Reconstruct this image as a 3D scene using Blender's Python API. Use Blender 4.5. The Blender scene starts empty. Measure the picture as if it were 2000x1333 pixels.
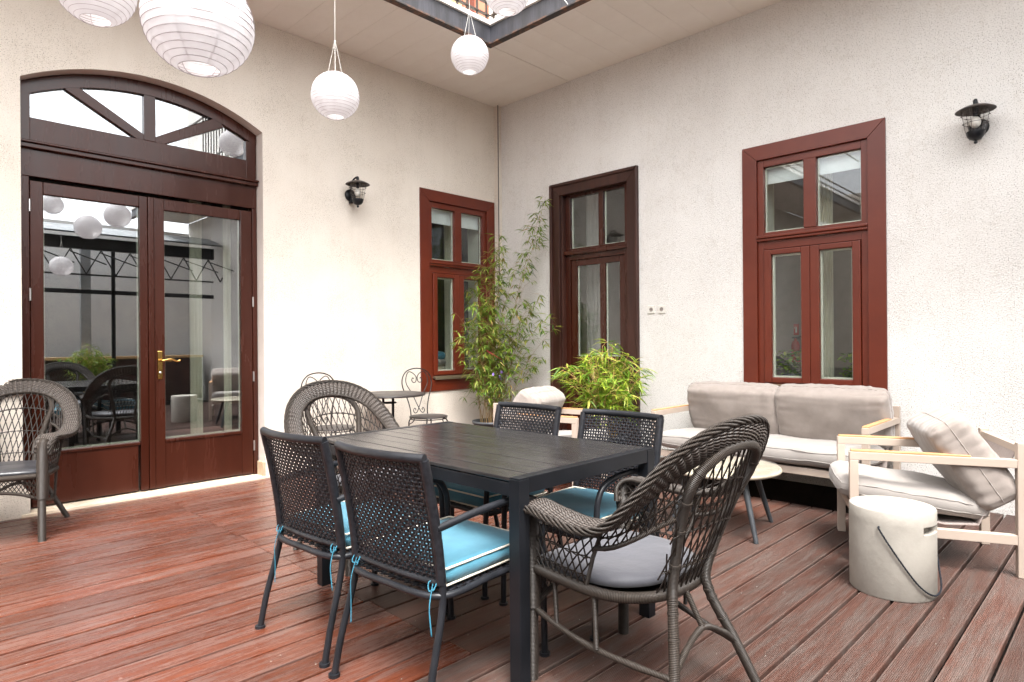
import bpy, bmesh, math, random
from mathutils import Vector, Matrix, noise
random.seed(11)
PI = math.pi
S = bpy.context.scene
COL = S.collection
R = math.radians

# ------------------------------------------------------------------ camera, sky, sun, exposure
CAM = Vector((-5.50, -5.60, 1.22))
yaw, pitch, roll = .7965, .0006, -.0079
fw = Vector((math.sin(yaw) * math.cos(pitch), math.cos(yaw) * math.cos(pitch), math.sin(pitch)))
rt0 = Vector((math.cos(yaw), -math.sin(yaw), 0)); up0 = rt0.cross(fw)
rt = rt0 * math.cos(roll) + up0 * math.sin(roll)
up = -rt0 * math.sin(roll) + up0 * math.cos(roll)
cd = bpy.data.cameras.new('camera'); cam = bpy.data.objects.new('camera', cd); COL.objects.link(cam)
m = Matrix((rt, up, -fw)).transposed().to_4x4(); m.translation = CAM
cam.matrix_world = m
cd.sensor_width = 36; cd.lens = 1232 / 2000 * 36; cd.clip_end = 400; cd.clip_start = .05
S.camera = cam

SUN_EL, SUN_AZ = R(62), R(216)          # azimuth measured clockwise from +Y
w = bpy.data.worlds.new('World'); S.world = w; w.use_nodes = True
nt = w.node_tree; nt.nodes.clear()
sky = nt.nodes.new('ShaderNodeTexSky'); sky.sky_type = 'NISHITA'; sky.sun_disc = False
sky.sun_elevation = SUN_EL; sky.sun_rotation = SUN_AZ; sky.air_density = 1.0; sky.dust_density = 4.0; sky.ozone_density = 1.0
hs = nt.nodes.new('ShaderNodeHueSaturation'); hs.inputs['Saturation'].default_value = .07; hs.inputs['Value'].default_value = 1.25
bgn = nt.nodes.new('ShaderNodeBackground'); bgn.inputs['Strength'].default_value = .15
wo = nt.nodes.new('ShaderNodeOutputWorld')
nt.links.new(sky.outputs[0], hs.inputs['Color']); nt.links.new(hs.outputs[0], bgn.inputs[0]); nt.links.new(bgn.outputs[0], wo.inputs[0])
sl = bpy.data.lights.new('sun', 'SUN'); sl.energy = 1.15; sl.angle = R(22); sl.color = (1, .95, .88)
so = bpy.data.objects.new('sun', sl); COL.objects.link(so)
sd = Vector((math.sin(SUN_AZ) * math.cos(SUN_EL), math.cos(SUN_AZ) * math.cos(SUN_EL), math.sin(SUN_EL)))
so.rotation_euler = sd.to_track_quat('Z', 'Y').to_euler(); so.location = (-5, -5, 12)
vs = S.view_settings; vs.view_transform = 'Standard'; vs.look = 'None'; vs.gamma = 1; vs.use_curve_mapping = False
vs.exposure = 2.10
S.render.engine = 'CYCLES'
try:
    S.cycles.max_bounces = 10; S.cycles.diffuse_bounces = 6; S.cycles.glossy_bounces = 4
    S.cycles.transparent_max_bounces = 12; S.cycles.transmission_bounces = 6
except Exception: pass

# ------------------------------------------------------------------ mesh helpers
class MB:
    def __init__(s): s.v = []; s.f = []; s.uv = []; s.sm = []
    def add(s, vs_, fs, uvs=None, smooth=False):
        b = len(s.v); s.v += [tuple(p) for p in vs_]
        for i, f in enumerate(fs):
            s.f.append([b + k for k in f]); s.sm.append(smooth)
            s.uv.append(uvs[i] if uvs else [(0, 0)] * len(f))
        return s
    def box(s, c, d, M=None):
        x, y, z = d[0] / 2, d[1] / 2, d[2] / 2
        P = [Vector((sx * x, sy * y, sz * z)) for sz in (-1, 1) for sy in (-1, 1) for sx in (-1, 1)]
        if M: P = [M @ p for p in P]
        P = [p + Vector(c) for p in P]
        return s.add(P, [(0, 2, 3, 1), (4, 5, 7, 6), (0, 1, 5, 4), (2, 6, 7, 3), (0, 4, 6, 2), (1, 3, 7, 5)])
    def bx(s, x0, x1, y0, y1, z0, z1):
        return s.box(((x0 + x1) / 2, (y0 + y1) / 2, (z0 + z1) / 2), (abs(x1 - x0), abs(y1 - y0), abs(z1 - z0)))
    def bar(s, a, b, w_, h, upv=(0, 0, 1)):
        a, b = Vector(a), Vector(b); t = (b - a); L = t.length; t.normalize()
        u = Vector(upv); sx = t.cross(u)
        if sx.length < 1e-4: sx = t.cross(Vector((1, 0, 0)))
        sx.normalize(); u = sx.cross(t).normalized()
        M = Matrix((t, sx, u)).transposed()
        return s.box((a + b) / 2, (L, w_, h), M)
    def prism(s, poly, y0, y1, axis='y', smooth=False):
        n = len(poly); f = (lambda a, b, d: (a, d, b)) if axis == 'y' else ((lambda a, b, d: (d, a, b)) if axis == 'x' else (lambda a, b, d: (a, b, d)))
        P = [f(a, b, y0) for a, b in poly] + [f(a, b, y1) for a, b in poly]
        s.add(P, [tuple(range(n)), tuple(range(2 * n - 1, n - 1, -1))])
        return s.add(P, [(i, (i + 1) % n, n + (i + 1) % n, n + i) for i in range(n)], smooth=smooth)
    def tube(s, path, r, n=8, closed=False, caps=True, rf=None, wide=None, flat=1.0, smooth=True):
        P = [Vector(p) for p in path]; N = len(P); T = []
        for i in range(N):
            if closed: t = P[(i + 1) % N] - P[i - 1]
            else: t = P[min(i + 1, N - 1)] - P[max(i - 1, 0)]
            T.append(t.normalized() if t.length > 1e-9 else Vector((0, 0, 1)))
        if wide is None:
            a = Vector((0, 0, 1)) if abs(T[0].z) < .9 else Vector((1, 0, 0))
            u = (a - T[0] * a.dot(T[0])).normalized(); U = [u]
            for i in range(1, N):
                u = U[-1] - T[i] * U[-1].dot(T[i])
                U.append(u.normalized() if u.length > 1e-6 else U[-1])
        else:
            U = [(Vector(wide[i]) - T[i] * Vector(wide[i]).dot(T[i])).normalized() for i in range(N)]
        V = []; L = 0; Ls = []
        for i in range(N):
            if i: L += (P[i] - P[i - 1]).length
            Ls.append(L); W = T[i].cross(U[i]); k = rf(L) if rf else 1
            for j in range(n):
                a = 2 * PI * j / n
                if wide is None: V.append(P[i] + (U[i] * math.cos(a) + W * math.sin(a)) * r * k)
                else: V.append(P[i] + U[i] * math.cos(a) * r * (1 + (k - 1) * .3) + W * math.sin(a) * r * flat * k)
        F = []; UVs = []
        for i in range(N if closed else N - 1):
            i2 = (i + 1) % N; l2 = Ls[i2] if i2 else Ls[-1] + (P[0] - P[-1]).length
            for j in range(n):
                j2 = (j + 1) % n
                F.append((i * n + j, i * n + j2, i2 * n + j2, i2 * n + j))
                UVs.append([(j / n, Ls[i]), ((j + 1) / n, Ls[i]), ((j + 1) / n, l2), (j / n, l2)])
        s.add(V, F, UVs, smooth)
        if caps and not closed:
            s.add(V[:n], [tuple(range(n - 1, -1, -1))]); s.add(V[-n:], [tuple(range(n))])
        return s
    def lathe(s, prof, n=32, c=(0, 0, 0), smooth=True, close=False):
        V = [(c[0] + r * math.cos(2 * PI * j / n), c[1] + r * math.sin(2 * PI * j / n), c[2] + z) for r, z in prof for j in range(n)]
        F = [(i * n + j, i * n + (j + 1) % n, (i + 1) * n + (j + 1) % n, (i + 1) * n + j) for i in range(len(prof) - 1) for j in range(n)]
        UVs = [[(j / n, i), ((j + 1) / n, i), ((j + 1) / n, i + 1), (j / n, i + 1)] for i in range(len(prof) - 1) for j in range(n)]
        return s.add(V, F, UVs, smooth)
    def cyl(s, c, r, z0, z1, n=24, smooth=True):
        s.lathe([(r, z0), (r, z1)], n, c, smooth)
        for z, rev in ((z0, 1), (z1, 0)):
            V = [(c[0] + r * math.cos(2 * PI * j / n), c[1] + r * math.sin(2 * PI * j / n), c[2] + z) for j in range(n)]
            s.add(V, [tuple(reversed(range(n))) if rev else tuple(range(n))])
        return s
    def ball(s, c, r, n=10, sc=(1, 1, 1)):
        V = []; F = []
        for i in range(n + 1):
            for j in range(2 * n):
                a = PI * i / n; b = PI * j / n
                V.append((c[0] + r * sc[0] * math.sin(a) * math.cos(b), c[1] + r * sc[1] * math.sin(a) * math.sin(b), c[2] + r * sc[2] * math.cos(a)))
        for i in range(n):
            for j in range(2 * n):
                j2 = (j + 1) % (2 * n)
                F.append((i * 2 * n + j, (i + 1) * 2 * n + j, (i + 1) * 2 * n + j2, i * 2 * n + j2))
        return s.add(V, F, None, True)
    def mesh(s, name, mat, bevel=0):
        me = bpy.data.meshes.new(name); me.from_pydata(s.v, [], s.f)
        me.polygons.foreach_set('use_smooth', s.sm)
        ul = me.uv_layers.new(name='UVMap')
        ul.data.foreach_set('uv', [c for f in s.uv for p in f for c in p])
        if bevel:
            bm = bmesh.new(); bm.from_mesh(me)
            bmesh.ops.remove_doubles(bm, verts=bm.verts, dist=1e-5)
            bmesh.ops.recalc_face_normals(bm, faces=bm.faces)
            es = [e for e in bm.edges if len(e.link_faces) == 2 and e.calc_face_angle(0) > .6]
            bmesh.ops.bevel(bm, geom=es, offset=bevel, segments=2, profile=.5, affect='EDGES', clamp_overlap=True)
            bm.to_mesh(me); bm.free()
        me.materials.append(mat); me.update()
        return me
    def build(s, name, mat, parent=None, bevel=0, kind=None):
        return link(name, s.mesh(name, mat, bevel), parent, kind)

def link(name, me, parent=None, kind=None, loc=None, rz=None):
    o = bpy.data.objects.new(name, me); COL.objects.link(o)
    if parent: o.parent = parent
    if kind: o['kind'] = kind
    if loc is not None: o.location = loc
    if rz is not None: o.rotation_euler = (0, 0, rz)
    return o
def tag(o, label, cat, group=None):
    o['label'] = label; o['category'] = cat; o['kind'] = 'thing'
    if group: o['group'] = group
    return o
def thing(name, label, cat, loc=(0, 0, 0), rz=0, group=None):
    o = bpy.data.objects.new(name, None); COL.objects.link(o); o.empty_display_size = .1
    o.location = loc; o.rotation_euler = (0, 0, rz)
    return tag(o, label, cat, group)
def copy_tree(o, parent=None):
    c = o.copy(); COL.objects.link(c); c.parent = parent
    for ch in list(o.children): copy_tree(ch, c)
    return c
def dup(o, loc, rz, label):
    c = copy_tree(o); c.location = loc; c.rotation_euler = (0, 0, rz); c['label'] = label
    return c
def cat(pts, n=8, closed=False):           # Catmull-Rom through points of any dimension
    P = [Vector(p) for p in pts]; N = len(P); out = []
    for i in range(N if closed else N - 1):
        p1, p2 = P[i], P[(i + 1) % N]
        p0 = P[i - 1] if (closed or i > 0) else p1 * 2 - p2
        p3 = P[(i + 2) % N] if (closed or i + 2 < N) else p2 * 2 - p1
        for k in range(n):
            t = k / n; t2 = t * t; t3 = t2 * t
            out.append(.5 * ((2 * p1) + (p2 - p0) * t + (2 * p0 - 5 * p1 + 4 * p2 - p3) * t2 + (3 * p1 - p0 - 3 * p2 + p3) * t3))
    if not closed: out.append(P[-1])
    return out
def resample(path, step):
    P = [Vector(p) for p in path]; L = [0]
    for i in range(1, len(P)): L.append(L[-1] + (P[i] - P[i - 1]).length)
    n = max(2, int(L[-1] / step)); out = []; k = 0
    for i in range(n + 1):
        d = L[-1] * i / n
        while k < len(P) - 2 and L[k + 1] < d: k += 1
        t = (d - L[k]) / max(1e-9, L[k + 1] - L[k]); out.append(P[k].lerp(P[k + 1], min(1, t)))
    return out
class Curve:
    def __init__(s, pts, n=10):
        s.P = cat(pts, n); s.L = [0]
        for i in range(1, len(s.P)): s.L.append(s.L[-1] + (s.P[i] - s.P[i - 1]).length)
    def __call__(s, t):
        d = max(0, min(1, t)) * s.L[-1]; lo, hi = 0, len(s.P) - 2
        while lo < hi:
            mid = (lo + hi + 1) // 2
            if s.L[mid] <= d: lo = mid
            else: hi = mid - 1
        f = (d - s.L[lo]) / max(1e-9, s.L[lo + 1] - s.L[lo]); return s.P[lo].lerp(s.P[lo + 1], min(1, f))

# ------------------------------------------------------------------ materials
def nodes(name):
    mt = bpy.data.materials.new(name); mt.use_nodes = True; n = mt.node_tree
    b = n.nodes.get('Principled BSDF') or n.nodes.new('ShaderNodeBsdfPrincipled')
    return mt, n, b
def N_(n, typ, **kw):
    x = n.nodes.new(typ)
    for k, v in kw.items():
        if k.startswith('_'): setattr(x, k[1:], v)
        else: x.inputs[k.replace('_', ' ')].default_value = v
    return x
def ramp(n, src, stops):
    r = n.nodes.new('ShaderNodeValToRGB'); e = r.color_ramp.elements
    while len(e) < len(stops): e.new(.5)
    for i, (p, c) in enumerate(stops):
        e[i].position = p; e[i].color = (*c, 1) if len(c) == 3 else c
    n.links.new(src, r.inputs[0]); return r.outputs[0]
def pm(name, c1, c2=None, scale=6, detail=5, rough=.5, rough2=None, bump=0, bscale=60, metallic=0, spec=.5,
       rnd=0, stretch=None, lo=.35, hi=.65, bdist=.01, sheen=0, coat=0):
    mt, n, b = nodes(name); L = n.links.new
    tc = n.nodes.new('ShaderNodeTexCoord'); src = tc.outputs['Object']
    oi = n.nodes.new('ShaderNodeObjectInfo')
    mul = N_(n, 'ShaderNodeVectorMath', _operation='SCALE'); mul.inputs['Scale'].default_value = 40
    cmb = n.nodes.new('ShaderNodeCombineXYZ'); L(oi.outputs['Random'], cmb.inputs[0]); L(oi.outputs['Random'], cmb.inputs[1])
    L(cmb.outputs[0], mul.inputs[0])
    ad = N_(n, 'ShaderNodeVectorMath', _operation='ADD'); L(src, ad.inputs[0]); L(mul.outputs[0], ad.inputs[1]); src = ad.outputs[0]
    if stretch:
        mp = n.nodes.new('ShaderNodeMapping'); mp.inputs['Scale'].default_value = stretch; L(src, mp.inputs[0]); src = mp.outputs[0]
    nz = N_(n, 'ShaderNodeTexNoise', Scale=scale, Detail=detail, Roughness=.6); L(src, nz.inputs['Vector'])
    out = None
    if c2:
        out = ramp(n, nz.outputs['Fac'], [(lo, c1), (hi, c2)])
    if rnd:
        hsv = n.nodes.new('ShaderNodeHueSaturation')
        if out: L(out, hsv.inputs['Color'])
        else: hsv.inputs['Color'].default_value = (*c1, 1)
        mr = N_(n, 'ShaderNodeMapRange'); mr.inputs['To Min'].default_value = 1 - rnd; mr.inputs['To Max'].default_value = 1 + rnd
        L(oi.outputs['Random'], mr.inputs[0]); L(mr.outputs[0], hsv.inputs['Value']); out = hsv.outputs[0]
    if out: L(out, b.inputs['Base Color'])
    else: b.inputs['Base Color'].default_value = (*c1, 1)
    if rough2 is not None:
        mr = N_(n, 'ShaderNodeMapRange'); mr.inputs['From Min'].default_value = .3; mr.inputs['From Max'].default_value = .7
        mr.inputs['To Min'].default_value = rough; mr.inputs['To Max'].default_value = rough2
        L(nz.outputs['Fac'], mr.inputs[0]); L(mr.outputs[0], b.inputs['Roughness'])
    else: b.inputs['Roughness'].default_value = rough
    b.inputs['Metallic'].default_value = metallic
    b.inputs['Specular IOR Level'].default_value = spec
    if sheen: b.inputs['Sheen Weight'].default_value = sheen
    if coat: b.inputs['Coat Weight'].default_value = coat
    if bump:
        n2 = N_(n, 'ShaderNodeTexNoise', Scale=bscale, Detail=4, Roughness=.6); L(src, n2.inputs['Vector'])
        bp = N_(n, 'ShaderNodeBump', Strength=bump, Distance=bdist); L(n2.outputs['Fac'], bp.inputs['Height']); L(bp.outputs[0], b.inputs['Normal'])
    return mt

def stucco(name, base, dirt, speck, strength, fine, patch=.5):
    """roughcast render: pitted grains, dark pores, broad soft dirt patches"""
    mt, n, b = nodes(name); L = n.links.new
    tc = n.nodes.new('ShaderNodeTexCoord')
    big = N_(n, 'ShaderNodeTexNoise', Scale=.7, Detail=5, Roughness=.55); L(tc.outputs['Object'], big.inputs['Vector'])
    c = ramp(n, big.outputs['Fac'], [(.32, dirt), (.62, base)])
    vo = N_(n, 'ShaderNodeTexNoise', Scale=fine, Detail=2, Roughness=.6); L(tc.outputs['Object'], vo.inputs['Vector'])
    vo2 = N_(n, 'ShaderNodeTexVoronoi', Scale=fine * .8, Randomness=1.0); L(tc.outputs['Object'], vo2.inputs['Vector'])
    pore = ramp(n, vo.outputs['Fac'], [(.345, speck), (.415, (1, 1, 1))])
    # pores come in patches
    pat = N_(n, 'ShaderNodeTexNoise', Scale=2.3, Detail=4); L(tc.outputs['Object'], pat.inputs['Vector'])
    pf = ramp(n, pat.outputs['Fac'], [(.38, (patch,) * 3), (.6, (1, 1, 1))])
    mx = N_(n, 'ShaderNodeMix', _data_type='RGBA', _blend_type='MULTIPLY')
    L(pf, mx.inputs[0]); L(c, mx.inputs[6]); L(pore, mx.inputs[7])
    # faint rain streaks and hairline cracks
    mp = n.nodes.new('ShaderNodeMapping'); mp.inputs['Scale'].default_value = (7, 7, .35); L(tc.outputs['Object'], mp.inputs[0])
    sn = N_(n, 'ShaderNodeTexNoise', Scale=1.6, Detail=6, Roughness=.65); L(mp.outputs[0], sn.inputs['Vector'])
    sc_ = ramp(n, sn.outputs['Fac'], [(.30, (.88, .86, .83)), (.52, (1, 1, 1))])
    m2 = N_(n, 'ShaderNodeMix', _data_type='RGBA', _blend_type='MULTIPLY'); m2.inputs[0].default_value = .22; L(mx.outputs[2], m2.inputs[6]); L(sc_, m2.inputs[7])
    wn = N_(n, 'ShaderNodeTexNoise', Scale=1.3, Detail=8, Roughness=.7); L(tc.outputs['Object'], wn.inputs['Vector'])
    ck = ramp(n, wn.outputs['Fac'], [(.4975, (1, 1, 1)), (.5, (.80, .77, .73)), (.5025, (1, 1, 1))])
    m3 = N_(n, 'ShaderNodeMix', _data_type='RGBA', _blend_type='MULTIPLY'); L(pf, m3.inputs[0]); L(m2.outputs[2], m3.inputs[6]); L(ck, m3.inputs[7])
    L(m3.outputs[2], b.inputs['Base Color'])
    ad = N_(n, 'ShaderNodeMath', _operation='ADD'); L(vo.outputs['Fac'], ad.inputs[0]); L(vo2.outputs['Distance'], ad.inputs[1])
    bp = N_(n, 'ShaderNodeBump', Strength=strength, Distance=.012); L(ad.outputs[0], bp.inputs['Height'])
    sm_ = N_(n, 'ShaderNodeMapRange'); sm_.inputs['From Min'].default_value = .35; sm_.inputs['From Max'].default_value = .65; sm_.inputs['To Min'].default_value = strength * .35; sm_.inputs['To Max'].default_value = strength * 1.1; L(pat.outputs['Fac'], sm_.inputs[0]); L(sm_.outputs[0], bp.inputs['Strength']); L(bp.outputs[0], b.inputs['Normal'])
    b.inputs['Roughness'].default_value = .92; b.inputs['Specular IOR Level'].default_value = .2
    return mt

def deck_mat(name, reds, greys, rough, rough2, wear):
    mt, n, b = nodes(name); L = n.links.new
    tc = n.nodes.new('ShaderNodeTexCoord'); oi = n.nodes.new('ShaderNodeObjectInfo')
    cmb = n.nodes.new('ShaderNodeCombineXYZ'); L(oi.outputs['Random'], cmb.inputs[0]); L(oi.outputs['Random'], cmb.inputs[1]); L(oi.outputs['Random'], cmb.inputs[2])
    sc = N_(n, 'ShaderNodeVectorMath', _operation='SCALE'); sc.inputs['Scale'].default_value = 60; L(cmb.outputs[0], sc.inputs[0])
    ad = N_(n, 'ShaderNodeVectorMath', _operation='ADD'); L(tc.outputs['Object'], ad.inputs[0]); L(sc.outputs[0], ad.inputs[1])
    def st(v, scale, det=6, rg=.6):
        mp = n.nodes.new('ShaderNodeMapping'); mp.inputs['Scale'].default_value = v; L(ad.outputs[0], mp.inputs[0])
        z = N_(n, 'ShaderNodeTexNoise', Scale=scale, Detail=det, Roughness=rg); L(mp.outputs[0], z.inputs['Vector']); return z.outputs['Fac']
    grain = st((1, 30, 1), 3.6, 10, .82); patch = st((1, 9, 1), 2.6, 10, .8); fineg = st((2, 60, 1), 6, 4, .6)
    c1 = ramp(n, grain, [(.28, reds[0]), (.5, reds[1]), (.72, reds[2])])
    c2 = ramp(n, grain, [(.3, greys[0]), (.7, greys[1])])
    pf = ramp(n, patch, [(.5 - wear, (0, 0, 0)), (.62 - wear * .3, (1, 1, 1))])
    mx = N_(n, 'ShaderNodeMix', _data_type='RGBA'); L(pf, mx.inputs[0]); L(c1, mx.inputs[6]); L(c2, mx.inputs[7])
    spots = st((1, 1.6, 1), 34, 3, .5)
    sp = ramp(n, spots, [(.70, (0, 0, 0)), (.76, (.22, .22, .22))])
    m2 = N_(n, 'ShaderNodeMix', _data_type='RGBA'); L(sp, m2.inputs[0]); L(mx.outputs[2], m2.inputs[6]); m2.inputs[7].default_value = (.5, .42, .38, 1)
    hsv = n.nodes.new('ShaderNodeHueSaturation'); L(m2.outputs[2], hsv.inputs['Color'])
    mr = N_(n, 'ShaderNodeMapRange'); mr.inputs['To Min'].default_value = .8; mr.inputs['To Max'].default_value = 1.2
    L(oi.outputs['Random'], mr.inputs[0]); L(mr.outputs[0], hsv.inputs['Value']); L(hsv.outputs[0], b.inputs['Base Color'])
    rr = N_(n, 'ShaderNodeMapRange'); rr.inputs['From Min'].default_value = .35; rr.inputs['From Max'].default_value = .65
    rr.inputs['To Min'].default_value = rough; rr.inputs['To Max'].default_value = rough2; L(patch, rr.inputs[0]); L(rr.outputs[0], b.inputs['Roughness'])
    bp = N_(n, 'ShaderNodeBump', Strength=.35, Distance=.002); L(fineg, bp.inputs['Height']); L(bp.outputs[0], b.inputs['Normal'])
    b.inputs['Specular IOR Level'].default_value = .32
    return mt

def glass_mat(name, tint=(.9, .93, .92), boost=.6, base=.03):
    mt, n, b = nodes(name); L = n.links.new; n.nodes.remove(b); o = n.nodes.get('Material Output')
    lw = N_(n, 'ShaderNodeLayerWeight', Blend=.5); fr = N_(n, 'ShaderNodeMath', _operation='POWER'); L(lw.outputs['Facing'], fr.inputs[0]); fr.inputs[1].default_value = 4
    mu = N_(n, 'ShaderNodeMath', _operation='MULTIPLY_ADD', _use_clamp=True)
    L(fr.outputs[0], mu.inputs[0]); mu.inputs[1].default_value = boost; mu.inputs[2].default_value = base
    g = n.nodes.new('ShaderNodeBsdfGlossy'); g.inputs['Roughness'].default_value = 0; g.inputs['Color'].default_value = (.95, .96, 1, 1)
    t = n.nodes.new('ShaderNodeBsdfTransparent'); t.inputs['Color'].default_value = (*tint, 1)
    mx = n.nodes.new('ShaderNodeMixShader'); L(mu.outputs[0], mx.inputs[0]); L(t.outputs[0], mx.inputs[1]); L(g.outputs[0], mx.inputs[2]); L(mx.outputs[0], o.inputs[0])
    return mt

def wrap_mat(name, c1, c2, freq, amp=.6, across=0, rough=.42):
    """wicker: strands wrapped round a pole (freq turns per metre of UV v); across>0 adds strands running along"""
    mt, n, b = nodes(name); L = n.links.new
    uv = n.nodes.new('ShaderNodeUVMap'); sx = n.nodes.new('ShaderNodeSeparateXYZ'); L(uv.outputs[0], sx.inputs[0])
    tc = n.nodes.new('ShaderNodeTexCoord')
    nz = N_(n, 'ShaderNodeTexNoise', Scale=40, Detail=3); L(tc.outputs['Object'], nz.inputs['Vector'])
    def sine(src, k, off=None):
        a = N_(n, 'ShaderNodeMath', _operation='MULTIPLY'); L(src, a.inputs[0]); a.inputs[1].default_value = 2 * PI * k; q = a.outputs[0]
        a2 = N_(n, 'ShaderNodeMath', _operation='MULTIPLY_ADD'); L(nz.outputs['Fac'], a2.inputs[0]); a2.inputs[1].default_value = 2.2; L(q, a2.inputs[2]); q = a2.outputs[0]
        if off:
            a3 = N_(n, 'ShaderNodeMath', _operation='ADD'); L(q, a3.inputs[0]); L(off, a3.inputs[1]); q = a3.outputs[0]
        s_ = N_(n, 'ShaderNodeMath', _operation='SINE'); L(q, s_.inputs[0]); return s_.outputs[0]
    if across:
        rib = N_(n, 'ShaderNodeMath', _operation='MULTIPLY'); L(sx.outputs[1], rib.inputs[0]); rib.inputs[1].default_value = freq
        fl = N_(n, 'ShaderNodeMath', _operation='FLOOR'); L(rib.outputs[0], fl.inputs[0])
        ph = N_(n, 'ShaderNodeMath', _operation='MULTIPLY'); L(fl.outputs[0], ph.inputs[0]); ph.inputs[1].default_value = PI
        h = sine(sx.outputs[0], across, ph.outputs[0])
    else: h = sine(sx.outputs[1], freq)
    mr = N_(n, 'ShaderNodeMapRange'); mr.inputs['From Min'].default_value = -1; L(h, mr.inputs[0])
    ad = N_(n, 'ShaderNodeMath', _operation='MULTIPLY_ADD'); L(nz.outputs['Fac'], ad.inputs[0]); ad.inputs[1].default_value = .6; L(mr.outputs[0], ad.inputs[2])
    c = ramp(n, ad.outputs[0], [(.2, tuple(x * .35 for x in c1)), (.6, c1), (1.0, c2)])
    L(c, b.inputs['Base Color']); b.inputs['Roughness'].default_value = rough; b.inputs['Specular IOR Level'].default_value = .38
    bp = N_(n, 'ShaderNodeBump', Strength=amp, Distance=.004); L(mr.outputs[0], bp.inputs['Height']); L(bp.outputs[0], b.inputs['Normal'])
    return mt

def leaf_mat(name, cols, trans=.35):
    mt, n, b = nodes(name); L = n.links.new; o = n.nodes.get('Material Output')
    uv = n.nodes.new('ShaderNodeUVMap'); sx = n.nodes.new('ShaderNodeSeparateXYZ'); L(uv.outputs[0], sx.inputs[0])
    c = ramp(n, sx.outputs[0], [(i / (len(cols) - 1), q) for i, q in enumerate(cols)])
    L(c, b.inputs['Base Color']); b.inputs['Roughness'].default_value = .38
    t = n.nodes.new('ShaderNodeBsdfTranslucent'); L(c, t.inputs['Color'])
    mx = n.nodes.new('ShaderNodeMixShader'); mx.inputs[0].default_value = trans
    L(b.outputs[0], mx.inputs[1]); L(t.outputs[0], mx.inputs[2]); L(mx.outputs[0], o.inputs[0])
    return mt

M = {}
M['wallA'] = stucco('cream_roughcast', (.735, .675, .60), (.66, .595, .52), (.34, .30, .26), .35, 135, .22)
M['wallB'] = stucco('white_roughcast', (.715, .695, .67), (.65, .62, .59), (.30, .28, .26), .36, 140, .8)
M['reveal'] = pm('smooth_reveal_paint', (.58, .51, .46), (.66, .59, .54), 3, 4, .8, bump=.1, bscale=40)
M['ceiling'] = None
M['brown'] = pm('brown_gloss_paint', (.034, .0075, .0036), (.048, .0112, .0055), 5, 5, .20, .32, bump=.05, bscale=25, stretch=(1, 1, .15), spec=.4)
M['brownold'] = pm('worn_brown_paint', (.028, .0075, .0045), (.070, .023, .014), 7, 7, .3, .55, bump=.25, bscale=30, stretch=(1, 1, .12), lo=.45, hi=.72)
M['red'] = pm('red_brown_paint', (.102, .0140, .0045), (.124, .0185, .0062), 4, 4, .38, bump=.03, bscale=60, rnd=.05)
M['glass'] = glass_mat('window_glass', boost=.75, base=.06)
M['doorglass'] = glass_mat('door_glass', (.86, .9, .88), .8, .30)
M['lampglass'] = glass_mat('lamp_glass', (.96, .96, .95), .4, .02)
M['lining'] = pm('cream_inner_lining', (.62, .60, .50), (.68, .66, .57), 4, 3, .5)
M['curtain'] = pm('cream_curtain', (.62, .58, .46), (.70, .66, .54), 8, 3, .9, sheen=.3)
M['blind'] = pm('white_blind', (.7, .7, .7), (.76, .76, .76), 6, 3, .8)
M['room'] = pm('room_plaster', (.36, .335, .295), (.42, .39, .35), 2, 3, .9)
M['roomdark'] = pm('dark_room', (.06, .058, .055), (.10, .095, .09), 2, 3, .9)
M['steel'] = pm('black_weathered_steel', (.028, .028, .034), (.075, .075, .09), 5, 8, .45, .65, bump=.3, bscale=30, stretch=(3, 3, .35), lo=.4, hi=.75)
M['rust'] = pm('rusty_steel_flange', (.04, .035, .035), (.20, .09, .045), 14, 8, .7, bump=.5, bscale=50, lo=.45, hi=.7)
M['iron'] = pm('dark_iron', (.035, .03, .028), (.07, .05, .04), 20, 4, .5, bump=.1)
M['bistro'] = pm('bistro_iron', (.014, .012, .0115), (.026, .021, .020), 12, 4, .45, spec=.35)
M['bistrotop'] = pm('bistro_sheet_metal', (.030, .026, .025), (.046, .040, .038), 6, 4, .32, .48, spec=.4)
M['white'] = pm('white_plastic', (.66, .635, .59), rough=.35)
M['plasterwhite'] = pm('white_painted_slab', (.72, .69, .64), (.8, .78, .74), 6, 5, .8)
M['brass'] = pm('brass', (.78, .50, .16), rough=.18, metallic=1)
M['chrome'] = pm('zinc_hinge', (.7, .7, .7), rough=.3, metallic=1)
M['bronze'] = pm('bronze_anodised', (.28, .22, .15), (.34, .27, .19), 6, 3, .35, metallic=.7, stretch=(.2, 1, 1))
M['marble'] = pm('cream_marble', (.66, .54, .40), (.74, .64, .52), 7, 8, .35, .5)
M['stone'] = pm('sandstone_block', (.42, .30, .19), (.50, .38, .26), 14, 6, .7, bump=.2)
M['tabletop'] = pm('black_wood_look_plank', (.022, .0205, .021), (.034, .032, .032), 7, 8, .15, .26, bump=.10, bscale=22, stretch=(9, .7, 1), bdist=.002, rnd=.12, spec=.6)
M['tableframe'] = pm('black_table_frame', (.007, .008, .010), (.011, .012, .015), 5, 2, .34, spec=.28)
M['chairmetal'] = pm('charcoal_chair_tube', (.010, .011, .0135), (.018, .019, .023), 9, 3, .34, spec=.35)
M['chairweave'] = pm('charcoal_woven_cane', (.009, .0092, .0112), (.020, .0205, .025), 60, 3, .32, spec=.4)
M['teal'] = pm('teal_cushion_cloth', (.036, .150, .215), (.048, .185, .255), 9, 4, .85, bump=.12, bscale=220, sheen=.25, bdist=.003)
M['piping'] = pm('white_piping', (.72, .66, .55), rough=.7)
M['tie'] = pm('blue_tie_cord', (.035, .19, .28), rough=.8)
M['wicker'] = wrap_mat('wicker_wrapped_pole', (.021, .0155, .012), (.058, .046, .038), 210, .6, rough=.42)
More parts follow.
